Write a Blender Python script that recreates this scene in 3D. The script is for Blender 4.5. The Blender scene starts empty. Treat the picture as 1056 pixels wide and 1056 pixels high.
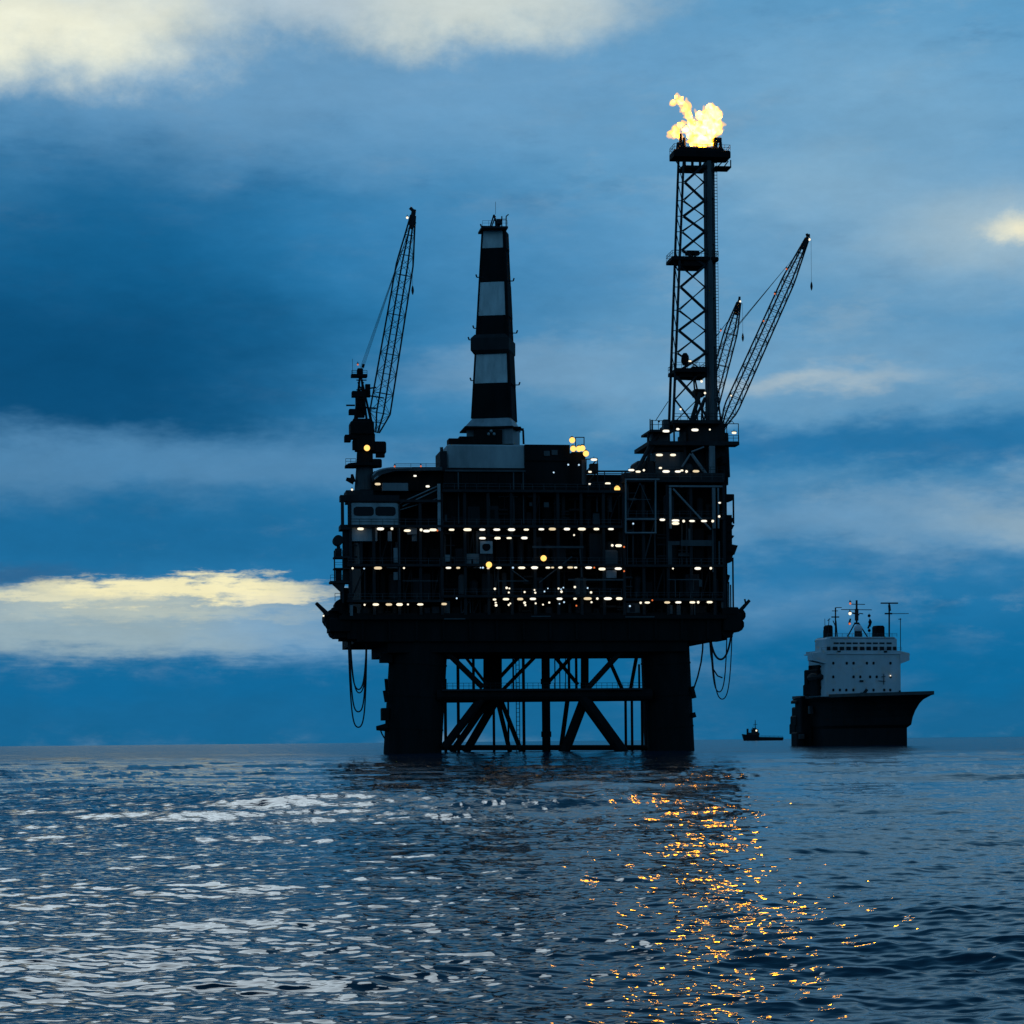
import bpy, math, random
import numpy as np
from mathutils import Vector, Matrix
R = math.radians
rnd = random.Random(7)
sc = bpy.context.scene
COL = sc.collection

# ------------------------------------------------------------------ camera
FPX = 2484.0            # focal length in photo pixels (photo 1056 px wide)
CX, HY = 528.0, 764.5   # principal point: centre column, horizon row
ROLL = R(0.543)
CAMH = 2.3
cam = bpy.data.cameras.new('camera')
cam.sensor_width = 36.0
cam.lens = 36.0 * FPX / 1056.0
cam.shift_y = (HY - 528.0) / 1056.0
cam.clip_start = 0.5
cam.clip_end = 60000
camo = bpy.data.objects.new('camera', cam)
COL.objects.link(camo)
camo.matrix_world = Matrix.Translation((0, 0, CAMH)) @ Matrix.Rotation(R(90), 4, 'X') @ Matrix.Rotation(-ROLL, 4, 'Z')
sc.camera = camo

# ------------------------------------------------------------------ materials
def srgb(r, g, b):
    f = lambda c: (c / 12.92 if c <= .04045 else ((c + .055) / 1.055) ** 2.4)
    return (f(r / 255), f(g / 255), f(b / 255), 1)

def nd(t, kind, loc=None, **kw):
    n = t.nodes.new(kind)
    for k, v in kw.items():
        setattr(n, k, v)
    return n

def mat(name, col, rough=.6, var=.35, scale=.35, metal=0.0, streak=True, spec=.25):
    m = bpy.data.materials.new(name)
    m.use_nodes = True
    t = m.node_tree
    b = t.nodes['Principled BSDF']
    tc = nd(t, 'ShaderNodeTexCoord')
    mp = nd(t, 'ShaderNodeMapping')
    mp.inputs['Scale'].default_value = (1, 1, .3 if streak else 1)
    t.links.new(tc.outputs['Object'], mp.inputs['Vector'])
    n = nd(t, 'ShaderNodeTexNoise')
    n.inputs['Scale'].default_value = scale
    n.inputs['Detail'].default_value = 7
    n.inputs['Roughness'].default_value = .65
    t.links.new(mp.outputs[0], n.inputs['Vector'])
    r = nd(t, 'ShaderNodeValToRGB')
    lo = tuple(c * (1 - var) for c in col[:3]) + (1,)
    hi = tuple(min(1, c * (1 + var)) for c in col[:3]) + (1,)
    r.color_ramp.elements[0].position = .3
    r.color_ramp.elements[0].color = lo
    r.color_ramp.elements[1].position = .7
    r.color_ramp.elements[1].color = hi
    t.links.new(n.outputs[0], r.inputs[0])
    t.links.new(r.outputs[0], b.inputs['Base Color'])
    b.inputs['Roughness'].default_value = rough
    b.inputs['Metallic'].default_value = metal
    b.inputs['Specular IOR Level'].default_value = spec
    return m

def emit(name, col, s):
    m = bpy.data.materials.new(name)
    m.use_nodes = True
    t = m.node_tree
    t.nodes.clear()
    e = nd(t, 'ShaderNodeEmission')
    e.inputs[0].default_value = tuple(col) + (1,)
    e.inputs[1].default_value = s
    o = nd(t, 'ShaderNodeOutputMaterial')
    t.links.new(e.outputs[0], o.inputs[0])
    return m

M = dict(
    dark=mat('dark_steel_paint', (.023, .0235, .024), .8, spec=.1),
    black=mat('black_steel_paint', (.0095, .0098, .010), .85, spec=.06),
    mid=mat('weathered_steel', (.065, .066, .068), .75, spec=.15),
    grey=mat('grey_steel_paint', (.17, .172, .175), .6),
    pale=mat('pale_grey_paint', (.27, .28, .28), .55, .35),
    white=mat('white_cladding', (.48, .48, .46), .6, .34, .45),
    ship_white=mat('ship_white_paint', (.45, .47, .485), .5, .14, .2),
    ship_hull=mat('ship_hull_paint', (.011, .011, .0115), .7, .4, .15, spec=.08),
    ship_grey=mat('ship_deck_band', (.045, .045, .045), .6),
    glass=mat('dark_window_glass', (.006, .007, .008), .4, .1, spec=.15),
    rope=mat('wire_rope', (.03, .03, .03), .7),
    hose=mat('rubber_hose', (.015, .015, .015), .8),
    red=mat('red_paint', (.35, .05, .03), .6),
    wall=mat('wind_wall_sheeting', (.30, .305, .30), .6, .3, .2),
    lamp2=emit('lamp_white', (1, .94, .80), 1.25),
    lamp3=emit('lamp_dim', (1, .80, .50), .85),
    lamp=emit('lamp_warm_white', (1, .89, .66), 1.3),
    bulb=emit('lamp_cool_white', (1, .90, .70), 1.25),
    cool=emit('lamp_blue_white', (.55, .78, 1), 1.0),
    amber=emit('lamp_amber', (1, .56, .14), 1.65),
    redl=emit('lamp_red_orange', (1, .22, .06), .75),
)

# ------------------------------------------------------------------ mesh builder
class MB:
    def __init__(s):
        s.v = []; s.f = []; s.m = []; s.parts = []
    def add(s, vs, fs, mi=0):
        o = len(s.v)
        s.parts.append((list(vs), list(fs), mi))
        s.v += [tuple(map(float, p)) for p in vs]
        s.f += [tuple(i + o for i in f) for f in fs]
        s.m += [mi] * len(fs)
    def hexa(s, b, t, mi=0):        # 4 bottom, 4 top corners
        s.add(list(b) + list(t), [(3, 2, 1, 0), (4, 5, 6, 7), (0, 1, 5, 4), (1, 2, 6, 5), (2, 3, 7, 6), (3, 0, 4, 7)], mi)
    def box(s, x0, x1, y0, y1, z0, z1, mi=0):
        s.hexa([(x0, y0, z0), (x1, y0, z0), (x1, y1, z0), (x0, y1, z0)],
               [(x0, y0, z1), (x1, y0, z1), (x1, y1, z1), (x0, y1, z1)], mi)
    def bev(s, x0, x1, y0, y1, z0, z1, c=.15, mi=0):   # box with chamfered vertical edges and roof edge
        def ring(d, z):
            return [(x0 + c + d, y0 + d, z), (x1 - c - d, y0 + d, z), (x1 - d, y0 + c + d, z), (x1 - d, y1 - c - d, z),
                    (x1 - c - d, y1 - d, z), (x0 + c + d, y1 - d, z), (x0 + d, y1 - c - d, z), (x0 + d, y0 + c + d, z)]
        vs = ring(0, z0) + ring(0, z1 - c) + ring(c * .6, z1)
        fs = [tuple(range(7, -1, -1)), tuple(range(16, 24))]
        for k in (0, 8):
            for i in range(8):
                j = (i + 1) % 8
                fs.append((k + i, k + j, k + 8 + j, k + 8 + i))
        s.add(vs, fs, mi)
    def tube(s, p, q, r, r2=None, n=6, mi=0):
        p = Vector(p); q = Vector(q); d = q - p
        if d.length < 1e-6: return
        d.normalize()
        a = d.orthogonal().normalized(); b = d.cross(a)
        if r2 is None: r2 = r
        vs = []
        for c, rr in ((p, r), (q, r2)):
            for i in range(n):
                t = 2 * math.pi * i / n
                vs.append(c + a * (rr * math.cos(t)) + b * (rr * math.sin(t)))
        fs = [tuple(range(n - 1, -1, -1)), tuple(range(n, 2 * n))]
        for i in range(n):
            j = (i + 1) % n
            fs.append((i, j, n + j, n + i))
        s.add(vs, fs, mi)
    def path(s, pts, r, n=6, mi=0):
        pts = [Vector(p) for p in pts]
        rings = []
        up = None
        vs = []
        for i, c in enumerate(pts):
            d = (pts[min(i + 1, len(pts) - 1)] - pts[max(i - 1, 0)]).normalized()
            if up is None: up = d.orthogonal().normalized()
            a = (up - d * up.dot(d)).normalized(); up = a
            b = d.cross(a)
            for k in range(n):
                t = 2 * math.pi * k / n
                vs.append(c + a * (r * math.cos(t)) + b * (r * math.sin(t)))
        L = len(pts)
        fs = [tuple(range(n - 1, -1, -1)), tuple(range((L - 1) * n, L * n))]
        for i in range(L - 1):
            for k in range(n):
                j = (k + 1) % n
                fs.append((i * n + k, i * n + j, (i + 1) * n + j, (i + 1) * n + k))
        s.add(vs, fs, mi)
    def lathe(s, c, prof, n=16, mi=0):     # prof: (radius, z) from bottom to top
        vs = []; fs = []
        for r, z in prof:
            for k in range(n):
                t = 2 * math.pi * k / n
                vs.append((c[0] + r * math.cos(t), c[1] + r * math.sin(t), c[2] + z))
        L = len(prof)
        for i in range(L - 1):
            for k in range(n):
                j = (k + 1) % n
                fs.append((i * n + k, i * n + j, (i + 1) * n + j, (i + 1) * n + k))
        fs.append(tuple(range(n - 1, -1, -1)))
        fs.append(tuple(range((L - 1) * n, L * n)))
        s.add(vs, fs, mi)
    def ball(s, c, r, n=10, mi=0, sz=1.0):
        s.lathe(c, [(max(.02 * r, r * math.sin(math.pi * i / n)), -r * sz * math.cos(math.pi * i / n)) for i in range(n + 1)], n + 2, mi)
    def prism(s, poly, y0, y1, mi=0):      # poly: (x, z) ring, extruded along y
        n = len(poly)
        vs = [(x, y0, z) for x, z in poly] + [(x, y1, z) for x, z in poly]
        fs = [tuple(range(n)), tuple(range(2 * n - 1, n - 1, -1))]
        for i in range(n):
            j = (i + 1) % n
            fs.append((j, i, n + i, n + j))
        s.add(vs, fs, mi)
    def rail(s, p, q, h=1.15, step=1.8, r=.045, mi=0):
        p = Vector(p); q = Vector(q)
        n = max(1, int((q - p).length / step))
        for i in range(n + 1):
            c = p.lerp(q, i / n)
            s.tube(c, c + Vector((0, 0, h)), r, n=4, mi=mi)
        for hh in (h, h * .55):
            s.tube(p + Vector((0, 0, hh)), q + Vector((0, 0, hh)), r, n=4, mi=mi)
    def truss(s, p, q, w0, w1, side, nb, rc=.14, rl=.06, taper=(.12, .12), d0=None, d1=None, mi=0):
        """square lattice boom p->q; w across `side`, d across the other axis; ends taper to a point-ish"""
        p = Vector(p); q = Vector(q); ax = (q - p).normalized()
        a = Vector(side); a = (a - ax * a.dot(ax)).normalized(); b = ax.cross(a)
        if d0 is None: d0 = w0
        if d1 is None: d1 = w1
        L = (q - p).length
        def ring(t):
            k = 1.0
            if t < taper[0]: k = .25 + .75 * t / taper[0]
            if t > 1 - taper[1]: k = .3 + .7 * (1 - t) / taper[1]
            w = (w0 + (w1 - w0) * t) * k / 2; d = (d0 + (d1 - d0) * t) * k / 2
            c = p.lerp(q, t)
            return [c + a * w + b * d, c - a * w + b * d, c - a * w - b * d, c + a * w - b * d]
        prev = None
        for i in range(nb + 1):
            rg = ring(i / nb)
            for k in range(4):
                if i % 2 == 0 or i in (1, nb - 1): s.tube(rg[k], rg[(k + 1) % 4], rl * (1.6 if i % 4 == 0 else 1), n=4, mi=mi)
                if prev:
                    s.tube(prev[k], rg[k], rc, n=5, mi=mi)
                    j = (k + 1) % 4
                    if (i + k) % 2: s.tube(prev[k], rg[j], rl, n=4, mi=mi)
                    else: s.tube(prev[j], rg[k], rl, n=4, mi=mi)
            prev = rg
        return ring
    def build(s, name, mats, parent=None, org=(0, 0, 0), smooth=False):
        if not isinstance(mats, (list, tuple)): mats = [mats]
        me = bpy.data.meshes.new(name)
        ox, oy, oz = org
        me.from_pydata([(x - ox, y - oy, z - oz) for x, y, z in s.v], [], s.f)
        for m in mats: me.materials.append(m)
        me.polygons.foreach_set('material_index', s.m)
        if smooth: me.polygons.foreach_set('use_smooth', [True] * len(s.f))
        me.update()
        o = bpy.data.objects.new(name, me)
        COL.objects.link(o)
        if parent: o.parent = parent
        return o

def each(mb, name, m, parent=None, org=(0, 0, 0)):
    """every piece of mb becomes a part of its own"""
    for vs, fs, mi in mb.parts:
        k = MB(); k.add(vs, fs); k.build(name, m[mi] if isinstance(m, (list, tuple)) else m, parent or plat, org)

def tag(o, label=None, cat=None, group=None, kind=None):
    if label: o['label'] = label
    if cat: o['category'] = cat
    if group: o['group'] = group
    if kind: o['kind'] = kind
    return o

def empty(name, loc, rz=0.0):
    e = bpy.data.objects.new(name, None)
    e.empty_display_size = 1
    COL.objects.link(e)
    e.location = loc
    e.rotation_euler = (0, 0, rz)
    return e

class Frame:
    """a body standing at (X, Y) turned by theta; L() measures a point of it off the photograph at local depth yl"""
    def __init__(s, X, Y, th):
        s.X = X; s.Y = Y; s.th = th; s.c = math.cos(th); s.s = math.sin(th)
    def L(s, px, py, yl=0.0):
        a = px - CX; b = HY - py
        u = (a * math.cos(ROLL) + b * math.sin(ROLL)) / FPX
        v = (-a * math.sin(ROLL) + b * math.cos(ROLL)) / FPX
        xl = (u * (s.Y + yl * s.c) - s.X + yl * s.s) / (s.c - u * s.s)
        Y = s.Y + xl * s.s + yl * s.c
        return Vector((xl, yl, CAMH + v * Y))
    def W(s, p):
        return Vector((s.X + p[0] * s.c - p[1] * s.s, s.Y + p[0] * s.s + p[1] * s.c, p[2]))
    def rect(s, px0, px1, py0, py1, yl):
        m = s.L((px0 + px1) / 2, (py0 + py1) / 2, yl)
        Y = s.Y + m.x * s.s + yl * s.c
        k = Y / FPX
        w = (px1 - px0) * k / (s.c - (px0 - CX) / FPX * s.s); h = (py1 - py0) * k
        return m.x - w / 2, m.x + w / 2, m.z - h / 2, m.z + h / 2
    def box(s, mb, px0, px1, py0, py1, y0, y1, mi=0, c=0):
        x0, x1, z0, z1 = s.rect(px0, px1, py0, py1, y0)
        if c: mb.bev(x0, x1, y0, y1, z0, z1, c, mi)
        else: mb.box(x0, x1, y0, y1, z0, z1, mi)
        return x0, x1, z0, z1

# ------------------------------------------------------------------ sky
world = bpy.data.worlds.new('World')
sc.world = world
world.use_nodes = True
wt = world.node_tree
wt.nodes.clear()
def wm(op, a, b=None, c=None):
    n = nd(wt, 'ShaderNodeMath', operation=op)
    for i, x in enumerate((a, b, c)):
        if x is None: continue
        if isinstance(x, (int, float)): n.inputs[i].default_value = x
        else: wt.links.new(x, n.inputs[i])
    return n.outputs[0]
tc = nd(wt, 'ShaderNodeTexCoord')
sx = nd(wt, 'ShaderNodeSeparateXYZ')
wt.links.new(tc.outputs['Generated'], sx.inputs[0])
dx, dy, dz = sx.outputs
az = wm('ARCTAN2', dx, dy)
hor = wm('SQRT', wm('MAXIMUM', wm('ADD', wm('MULTIPLY', dx, dx), wm('MULTIPLY', dy, dy)), 1e-4))
tel = wm('DIVIDE', dz, hor)
# azimuth and elevation of the sky in units of 1/2484 rad; U grows to the right, V falls with height
U0 = wm('MULTIPLY_ADD', az, FPX, CX)
V0 = wm('MAXIMUM', wm('MULTIPLY_ADD', tel, -FPX, HY), -4200)
def wnoise(su, sv, det, ru=.55, off=0.0):
    cb = nd(wt, 'ShaderNodeCombineXYZ')
    wt.links.new(wm('MULTIPLY', U0, 1 / su), cb.inputs[0])
    wt.links.new(wm('MULTIPLY', V0, 1 / sv), cb.inputs[1])
    cb.inputs[2].default_value = off
    n = nd(wt, 'ShaderNodeTexNoise')
    n.inputs['Scale'].default_value = 1
    n.inputs['Detail'].default_value = det
    n.inputs['Roughness'].default_value = ru
    wt.links.new(cb.outputs[0], n.inputs['Vector'])
    return wm('SUBTRACT', n.outputs[0], .5)
nA = wnoise(210, 90, 5, .6, 3.1)
nB = wnoise(190, 80, 5, .6, 9.7)
nC = wnoise(70, 26, 6, .65, 5.3)
U = wm('ADD', wm('MULTIPLY_ADD', nA, 190, U0), wm('MULTIPLY', nC, 50))
V = wm('ADD', wm('MULTIPLY_ADD', nB, 95, V0), wm('MULTIPLY', nC, 26))
rampV = nd(wt, 'ShaderNodeMapRange')
wt.links.new(wm('MULTIPLY_ADD', nB, 40, V0), rampV.inputs[0])
rampV.inputs[1].default_value = 800; rampV.inputs[2].default_value = -1200
cr = nd(wt, 'ShaderNodeValToRGB')
wt.links.new(rampV.outputs[0], cr.inputs[0])
stops = [(800, (14, 92, 138)), (765, (24, 100, 144)), (690, (20, 104, 154)), (620, (32, 116, 168)), (540, (42, 120, 170)), (470, (56, 130, 178)),
         (380, (76, 144, 190)), (280, (84, 150, 196)), (130, (88, 154, 200)), (0, (92, 156, 200)), (-300, (84, 146, 192)), (-1200, (40, 100, 148))]
el = cr.color_ramp.elements
while len(el) < len(stops): el.new(.5)
for e, (v, c) in zip(el, stops):
    e.position = (800 - v) / 2000; e.color = srgb(*c)
cur = cr.outputs[0]
def blob(cx, cy, rx, ry, col, s=1.0, edge=1.0, gain=1.0, uv=None):
    """a bank of cloud round one direction of the sky"""
    global cur
    uu, vv = uv or (U, V)
    a = wm('MULTIPLY', wm('SUBTRACT', uu, cx), 1 / rx)
    b = wm('MULTIPLY', wm('SUBTRACT', vv, cy), 1 / ry)
    r = wm('SQRT', wm('ADD', wm('MULTIPLY', a, a), wm('MULTIPLY', b, b)))
    mr = nd(wt, 'ShaderNodeMapRange', interpolation_type='SMOOTHSTEP')
    wt.links.new(r, mr.inputs[0])
    mr.inputs[1].default_value = 1 + .35 * edge; mr.inputs[2].default_value = 1 - .75 * edge
    mr.inputs[3].default_value = 0; mr.inputs[4].default_value = s
    mx = nd(wt, 'ShaderNodeMix', data_type='RGBA')
    wt.links.new(mr.outputs[0], mx.inputs[0])
    wt.links.new(cur, mx.inputs[6])
    c = srgb(*col)
    mx.inputs[7].default_value = tuple(x * gain for x in c[:3]) + (1,)
    cur = mx.outputs[2]
def veil(su, sv, off, col, amt, lo=.02, hi=.28):
    global cur
    n = wnoise(su, sv, 7, .62, off)
    mr = nd(wt, 'ShaderNodeMapRange', interpolation_type='SMOOTHSTEP')
    wt.links.new(wm('ADD', n, wm('MULTIPLY', nC, .2)), mr.inputs[0])
    mr.inputs[1].default_value = lo; mr.inputs[2].default_value = hi; mr.inputs[3].default_value = 0; mr.inputs[4].default_value = amt
    mx = nd(wt, 'ShaderNodeMix', data_type='RGBA')
    wt.links.new(mr.outputs[0], mx.inputs[0]); wt.links.new(cur, mx.inputs[6]); mx.inputs[7].default_value = srgb(*col)
    cur = mx.outputs[2]
veil(170, 62, 11.3, (156, 180, 196), .55)
veil(120, 44, 17.9, (24, 92, 140), .5)
veil(60, 34, 23.1, (136, 168, 192), .25, .05, .3)
# broad tones
veil(140, 46, 33.3, (154, 180, 196), .38, .03, .3)
veil(150, 50, 41.7, (44, 116, 166), .42, .03, .3)
blob(120, 320, 430, 240, (11, 94, 144), .95)
blob(430, 300, 200, 150, (40, 124, 178), .6)
blob(40, 390, 330, 110, (9, 74, 118), .88)
blob(610, 260, 120, 60, (52, 134, 188), .6)
blob(330, 70, 480, 110, (112, 160, 198), .8)
blob(150, 478, 520, 40, (84, 138, 180), .85)
blob(70, 545, 420, 46, (26, 104, 154), .75)
blob(560, 385, 150, 28, (132, 165, 192), .5)
# right hand cloud
nK = wnoise(60, 46, 7, .62, 14.4); nL = wnoise(60, 40, 7, .62, 19.8)
SR = (wm('ADD', wm('MULTIPLY', nK, 70), wm('ADD', U0, wm('MULTIPLY', wm('SUBTRACT', V0, 250), .7))), wm('MULTIPLY_ADD', nL, 46, V0))
blob(860, 250, 420, 300, (112, 158, 192), .4)
blob(930, 120, 190, 90, (128, 174, 206), .55)
blob(830, 195, 90, 45, (140, 180, 206), .55, 1.2)
blob(1000, 248, 200, 75, (142, 180, 206), .75)
blob(1035, 246, 110, 42, (176, 196, 204), .6, 1.33, 1, SR)
blob(1052, 248, 44, 16, (240, 236, 208), .95, 1.33, 1, SR)
blob(830, 395, 300, 55, (120, 166, 200), .6)
blob(835, 402, 110, 13, (190, 200, 200), .6, 1.6)
blob(900, 470, 320, 30, (26, 110, 164), .85)
blob(960, 545, 300, 42, (108, 154, 190), .85)
blob(1065, 545, 130, 24, (150, 176, 192), .7, 1.2)
blob(860, 595, 240, 22, (36, 116, 168), .6)
blob(800, 640, 130, 40, (82, 138, 182), .7)
blob(960, 690, 380, 52, (14, 106, 158), .85)
# bright bank low on the left
str1 = wnoise(120, 11, 5, .6, 7.7); str2 = wnoise(60, 14, 6, .65, 2.2)
nM = wnoise(44, 17, 7, .66, 27.7)
US = wm('ADD', U, wm('MULTIPLY', str2, 90)); VS = wm('ADD', wm('MULTIPLY_ADD', nB, 30, V0), wm('ADD', wm('MULTIPLY', str1, 34), wm('ADD', wm('MULTIPLY', str2, 34), wm('MULTIPLY', nM, 26))))
SS = (US, VS)
blob(90, 637, 360, 40, (132, 164, 184), .9, 1.0, 1, SS)
blob(330, 650, 150, 34, (112, 158, 196), .75, 1, 1, SS)
blob(100, 652, 260, 22, (172, 190, 190), .5, 1.2, 1, SS)
blob(150, 628, 190, 12, (196, 204, 190), .7, 1.2, 1, SS)
blob(190, 606, 180, 13, (246, 238, 192), 1.0, .8, 1, SS)
blob(50, 617, 110, 7, (232, 228, 192), .8, 1.2, 1, SS)
blob(300, 613, 60, 8, (236, 230, 196), .8, 1.2, 1, SS)
blob(10, 586, 110, 14, (46, 98, 142), .8)
blob(100, 722, 700, 46, (16, 104, 156), .9)
blob(528, 742, 1600, 34, (24, 102, 150), .85)
# bright break at the upper left, growing brighter above the frame
nI = wnoise(95, 80, 8, .62, 4.4); nJ = wnoise(80, 70, 8, .62, 8.8)
TT = (wm('ADD', wm('MULTIPLY_ADD', nA, 90, U0), wm('MULTIPLY', nI, 130)), wm('ADD', wm('MULTIPLY_ADD', nB, 40, V0), wm('MULTIPLY', nJ, 90)))
blob(30, 0, 240, 98, (238, 238, 214), 1.0, .8, 1.16, TT)
blob(470, -8, 190, 62, (220, 226, 212), .95, 1.1, 1.06, TT)
blob(290, -60, 420, 80, (206, 222, 230), .9, 1.1, 1, TT)
blob(-100, -1500, 2600, 1500, (34, 96, 142), .9, .35)
blob(-320, -560, 720, 310, (170, 205, 236), 1.0, 1.0, 1.3)
fine = wnoise(46, 22, 8, .7, 1.3)
mul = nd(wt, 'ShaderNodeMix', data_type='RGBA', blend_type='MULTIPLY')
mul.inputs[0].default_value = 1
wt.links.new(cur, mul.inputs[6])
gcomb = nd(wt, 'ShaderNodeCombineXYZ')
gv = wm('MULTIPLY_ADD', wm('ADD', fine, nA), .22, 1.0)
for i in range(3): wt.links.new(gv, gcomb.inputs[i])
wt.links.new(gcomb.outputs[0], mul.inputs[7])
bg = nd(wt, 'ShaderNodeBackground')
hs = nd(wt, 'ShaderNodeHueSaturation'); hs.inputs['Saturation'].default_value = 1.0; hs.inputs['Value'].default_value = .98; hs.inputs['Hue'].default_value = .499
wt.links.new(mul.outputs[2], hs.inputs['Color'])
wt.links.new(hs.outputs[0], bg.inputs[0])
bg.inputs[1].default_value = 1.0
wo = nd(wt, 'ShaderNodeOutputWorld')
wt.links.new(bg.outputs[0], wo.inputs[0])

sun = bpy.data.lights.new('sun', 'SUN')
sun.energy = .25; sun.angle = R(17.5); sun.color = (.80, .93, 1)
suno = bpy.data.objects.new('sun', sun)
COL.objects.link(suno)
sd = Vector((math.sin(R(-11)) * math.cos(R(28)), math.cos(R(-11)) * math.cos(R(28)), math.sin(R(28))))   # towards the bright break
suno.rotation_euler = sd.to_track_quat('Z', 'Y').to_euler()

# ------------------------------------------------------------------ sea
def build_sea():
    g = np.random.default_rng(3)
    fr = 2409.0
    # distances: rows evenly spread over the view, then out to the horizon and back behind the camera
    ys = np.concatenate([np.array([.12, .25, .45, .7, 1.0, 1.4, 1.9]), np.linspace(2.4, 520, 2000)])
    d = (CAMH * fr / ys)[::-1]
    d = np.concatenate([[1.0, 2.5, 4, 5.5, 7, 8.5, 9.8], d[d > 10.7]])
    A = R(16)
    ang = np.concatenate([np.linspace(-math.pi, -A, 60)[:-1], np.linspace(-A, A, 620), np.linspace(A, math.pi, 60)[1:-1]])
    nr, na = len(d), len(ang)
    D, T = np.meshgrid(d, ang, indexing='ij')
    X = D * np.sin(T); Y = D * np.cos(T)
    dr = np.gradient(d)[:, None]
    Z = np.zeros_like(X); OX = np.zeros_like(X); OY = np.zeros_like(X)
    dirmain = R(258)          # towards the camera, a little from the left
    lam = np.exp(np.linspace(math.log(.17), math.log(36), 200))
    lam = lam * np.exp(g.normal(0, .04, lam.size))
    dm = np.gradient(np.log(lam)).mean()
    for L in lam:
        k = 2 * math.pi / L
        spread = R(34) if L > 2 else R(68)
        th = dirmain + g.normal(0, spread)
        s2 = .0046 if L < .75 else (.0021 if L < 1.6 else (.0011 if L < 3.2 else (.0006 if L < 10 else .0006)))
        slope = math.sqrt(2 * s2 * dm / math.log(2) )
        a = slope / k
        # lengths finer than the local rows are left to the surface bump
        eff = dr * abs(math.sin(th)) + .02
        att = np.clip((L / np.maximum(eff, 1e-3) - .3) / .8, 0, 1)
        if not att.any(): continue
        if 1.0 < L < 8: att = att * (.85 + .8 * np.clip((D - 35) / 80, 0, 1) + .8 * np.clip((D - 170) / 250, 0, 1))
        elif L <= 1.0: att = att * (1 + .5 * np.clip((D - 35) / 80, 0, 1))
        ph = k * (X * math.cos(th) + Y * math.sin(th)) + g.uniform(0, 6.283)
        # patches of rougher and calmer water
        c = np.cos(ph) * (a * att)
        q = np.sin(ph) * (a * att * .75)
        Z += c
        OX -= q * math.cos(th); OY -= q * math.sin(th)
    patch = .85 + .35 * np.sin(X / 11 + 1.3 * np.sin(Y / 17)) * np.sin(Y / 23 + 1.1 * np.sin(X / 19 + 2))
    Z *= patch; OX *= patch; OY *= patch
    wide = (np.abs(T) < A * 1.02)
    Z[~wide] *= .3; OX[~wide] = 0; OY[~wide] = 0
    Z[:6] *= .2
    co = np.stack([X + OX, Y + OY, Z], -1).reshape(-1, 3)
    i = np.arange(nr - 1)[:, None]; j = np.arange(na)[None, :]
    jn = (j + 1) % na
    q = np.stack([(i * na + j), (i * na + jn), ((i + 1) * na + jn), ((i + 1) * na + j)], -1).reshape(-1, 4)
    q = q[:, ::-1]
    nf = len(q)
    me = bpy.data.meshes.new('sea')
    me.vertices.add(len(co)); me.vertices.foreach_set('co', co.ravel().astype(np.float32))
    me.loops.add(nf * 4); me.loops.foreach_set('vertex_index', q.ravel().astype(np.int32))
    me.polygons.add(nf); me.polygons.foreach_set('loop_start', (np.arange(nf) * 4).astype(np.int32))
    me.polygons.foreach_set('use_smooth', np.ones(nf, bool))
    me.update(calc_edges=True)
    m = bpy.data.materials.new('sea_water')
    m.use_nodes = True
    t = m.node_tree
    b = t.nodes['Principled BSDF']
    b.inputs['Base Color'].default_value = (.004, .017, .028, 1)
    b.inputs['Roughness'].default_value = .03
    b.inputs['IOR'].default_value = 1.333
    b.inputs['Specular IOR Level'].default_value = .12
    tc = nd(t, 'ShaderNodeTexCoord')
    mp = nd(t, 'ShaderNodeMapping')
    mp.inputs['Rotation'].default_value = (0, 0, R(12))
    mp.inputs['Scale'].default_value = (.7, 1.15, 1)
    t.links.new(tc.outputs['Object'], mp.inputs[0])
    n1 = nd(t, 'ShaderNodeTexNoise'); n1.inputs['Scale'].default_value = .9; n1.inputs['Detail'].default_value = 2; n1.inputs['Roughness'].default_value = .55
    t.links.new(mp.outputs[0], n1.inputs['Vector'])
    b1 = nd(t, 'ShaderNodeBump'); b1.inputs['Strength'].default_value = 1; b1.inputs['Distance'].default_value = .07
    ln = nd(t, 'ShaderNodeVectorMath', operation='LENGTH'); t.links.new(tc.outputs['Object'], ln.inputs[0])
    mr = nd(t, 'ShaderNodeMapRange'); t.links.new(ln.outputs['Value'], mr.inputs[0])
    mr.inputs[1].default_value = 50; mr.inputs[2].default_value = 350; mr.inputs[3].default_value = .02; mr.inputs[4].default_value = .10
    m2 = nd(t, 'ShaderNodeMapRange'); t.links.new(ln.outputs['Value'], m2.inputs[0])
    m2.inputs[1].default_value = 60; m2.inputs[2].default_value = 450; m2.inputs[3].default_value = .04; m2.inputs[4].default_value = .10
    m3 = nd(t, 'ShaderNodeMapRange'); t.links.new(ln.outputs['Value'], m3.inputs[0])
    m3.inputs[1].default_value = 80; m3.inputs[2].default_value = 400; m3.inputs[3].default_value = .12; m3.inputs[4].default_value = .006
    t.links.new(m3.outputs[0], b.inputs['Specular IOR Level'])
    t.links.new(m2.outputs[0], b.inputs['Roughness'])
    t.links.new(mr.outputs[0], b1.inputs['Distance'])
    t.links.new(n1.outputs[0], b1.inputs['Height'])
    n2 = nd(t, 'ShaderNodeTexNoise'); n2.inputs['Scale'].default_value = 4.2; n2.inputs['Detail'].default_value = 2; n2.inputs['Roughness'].default_value = .5
    t.links.new(mp.outputs[0], n2.inputs['Vector'])
    b2 = nd(t, 'ShaderNodeBump'); b2.inputs['Strength'].default_value = 1; b2.inputs['Distance'].default_value = .014
    t.links.new(n2.outputs[0], b2.inputs['Height']); t.links.new(b1.outputs[0], b2.inputs['Normal'])
    t.links.new(b2.outputs[0], b.inputs['Normal'])
    me.materials.append(m)
    o = bpy.data.objects.new('sea', me)
    COL.objects.link(o)
    o['kind'] = 'structure'
build_sea()

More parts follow.
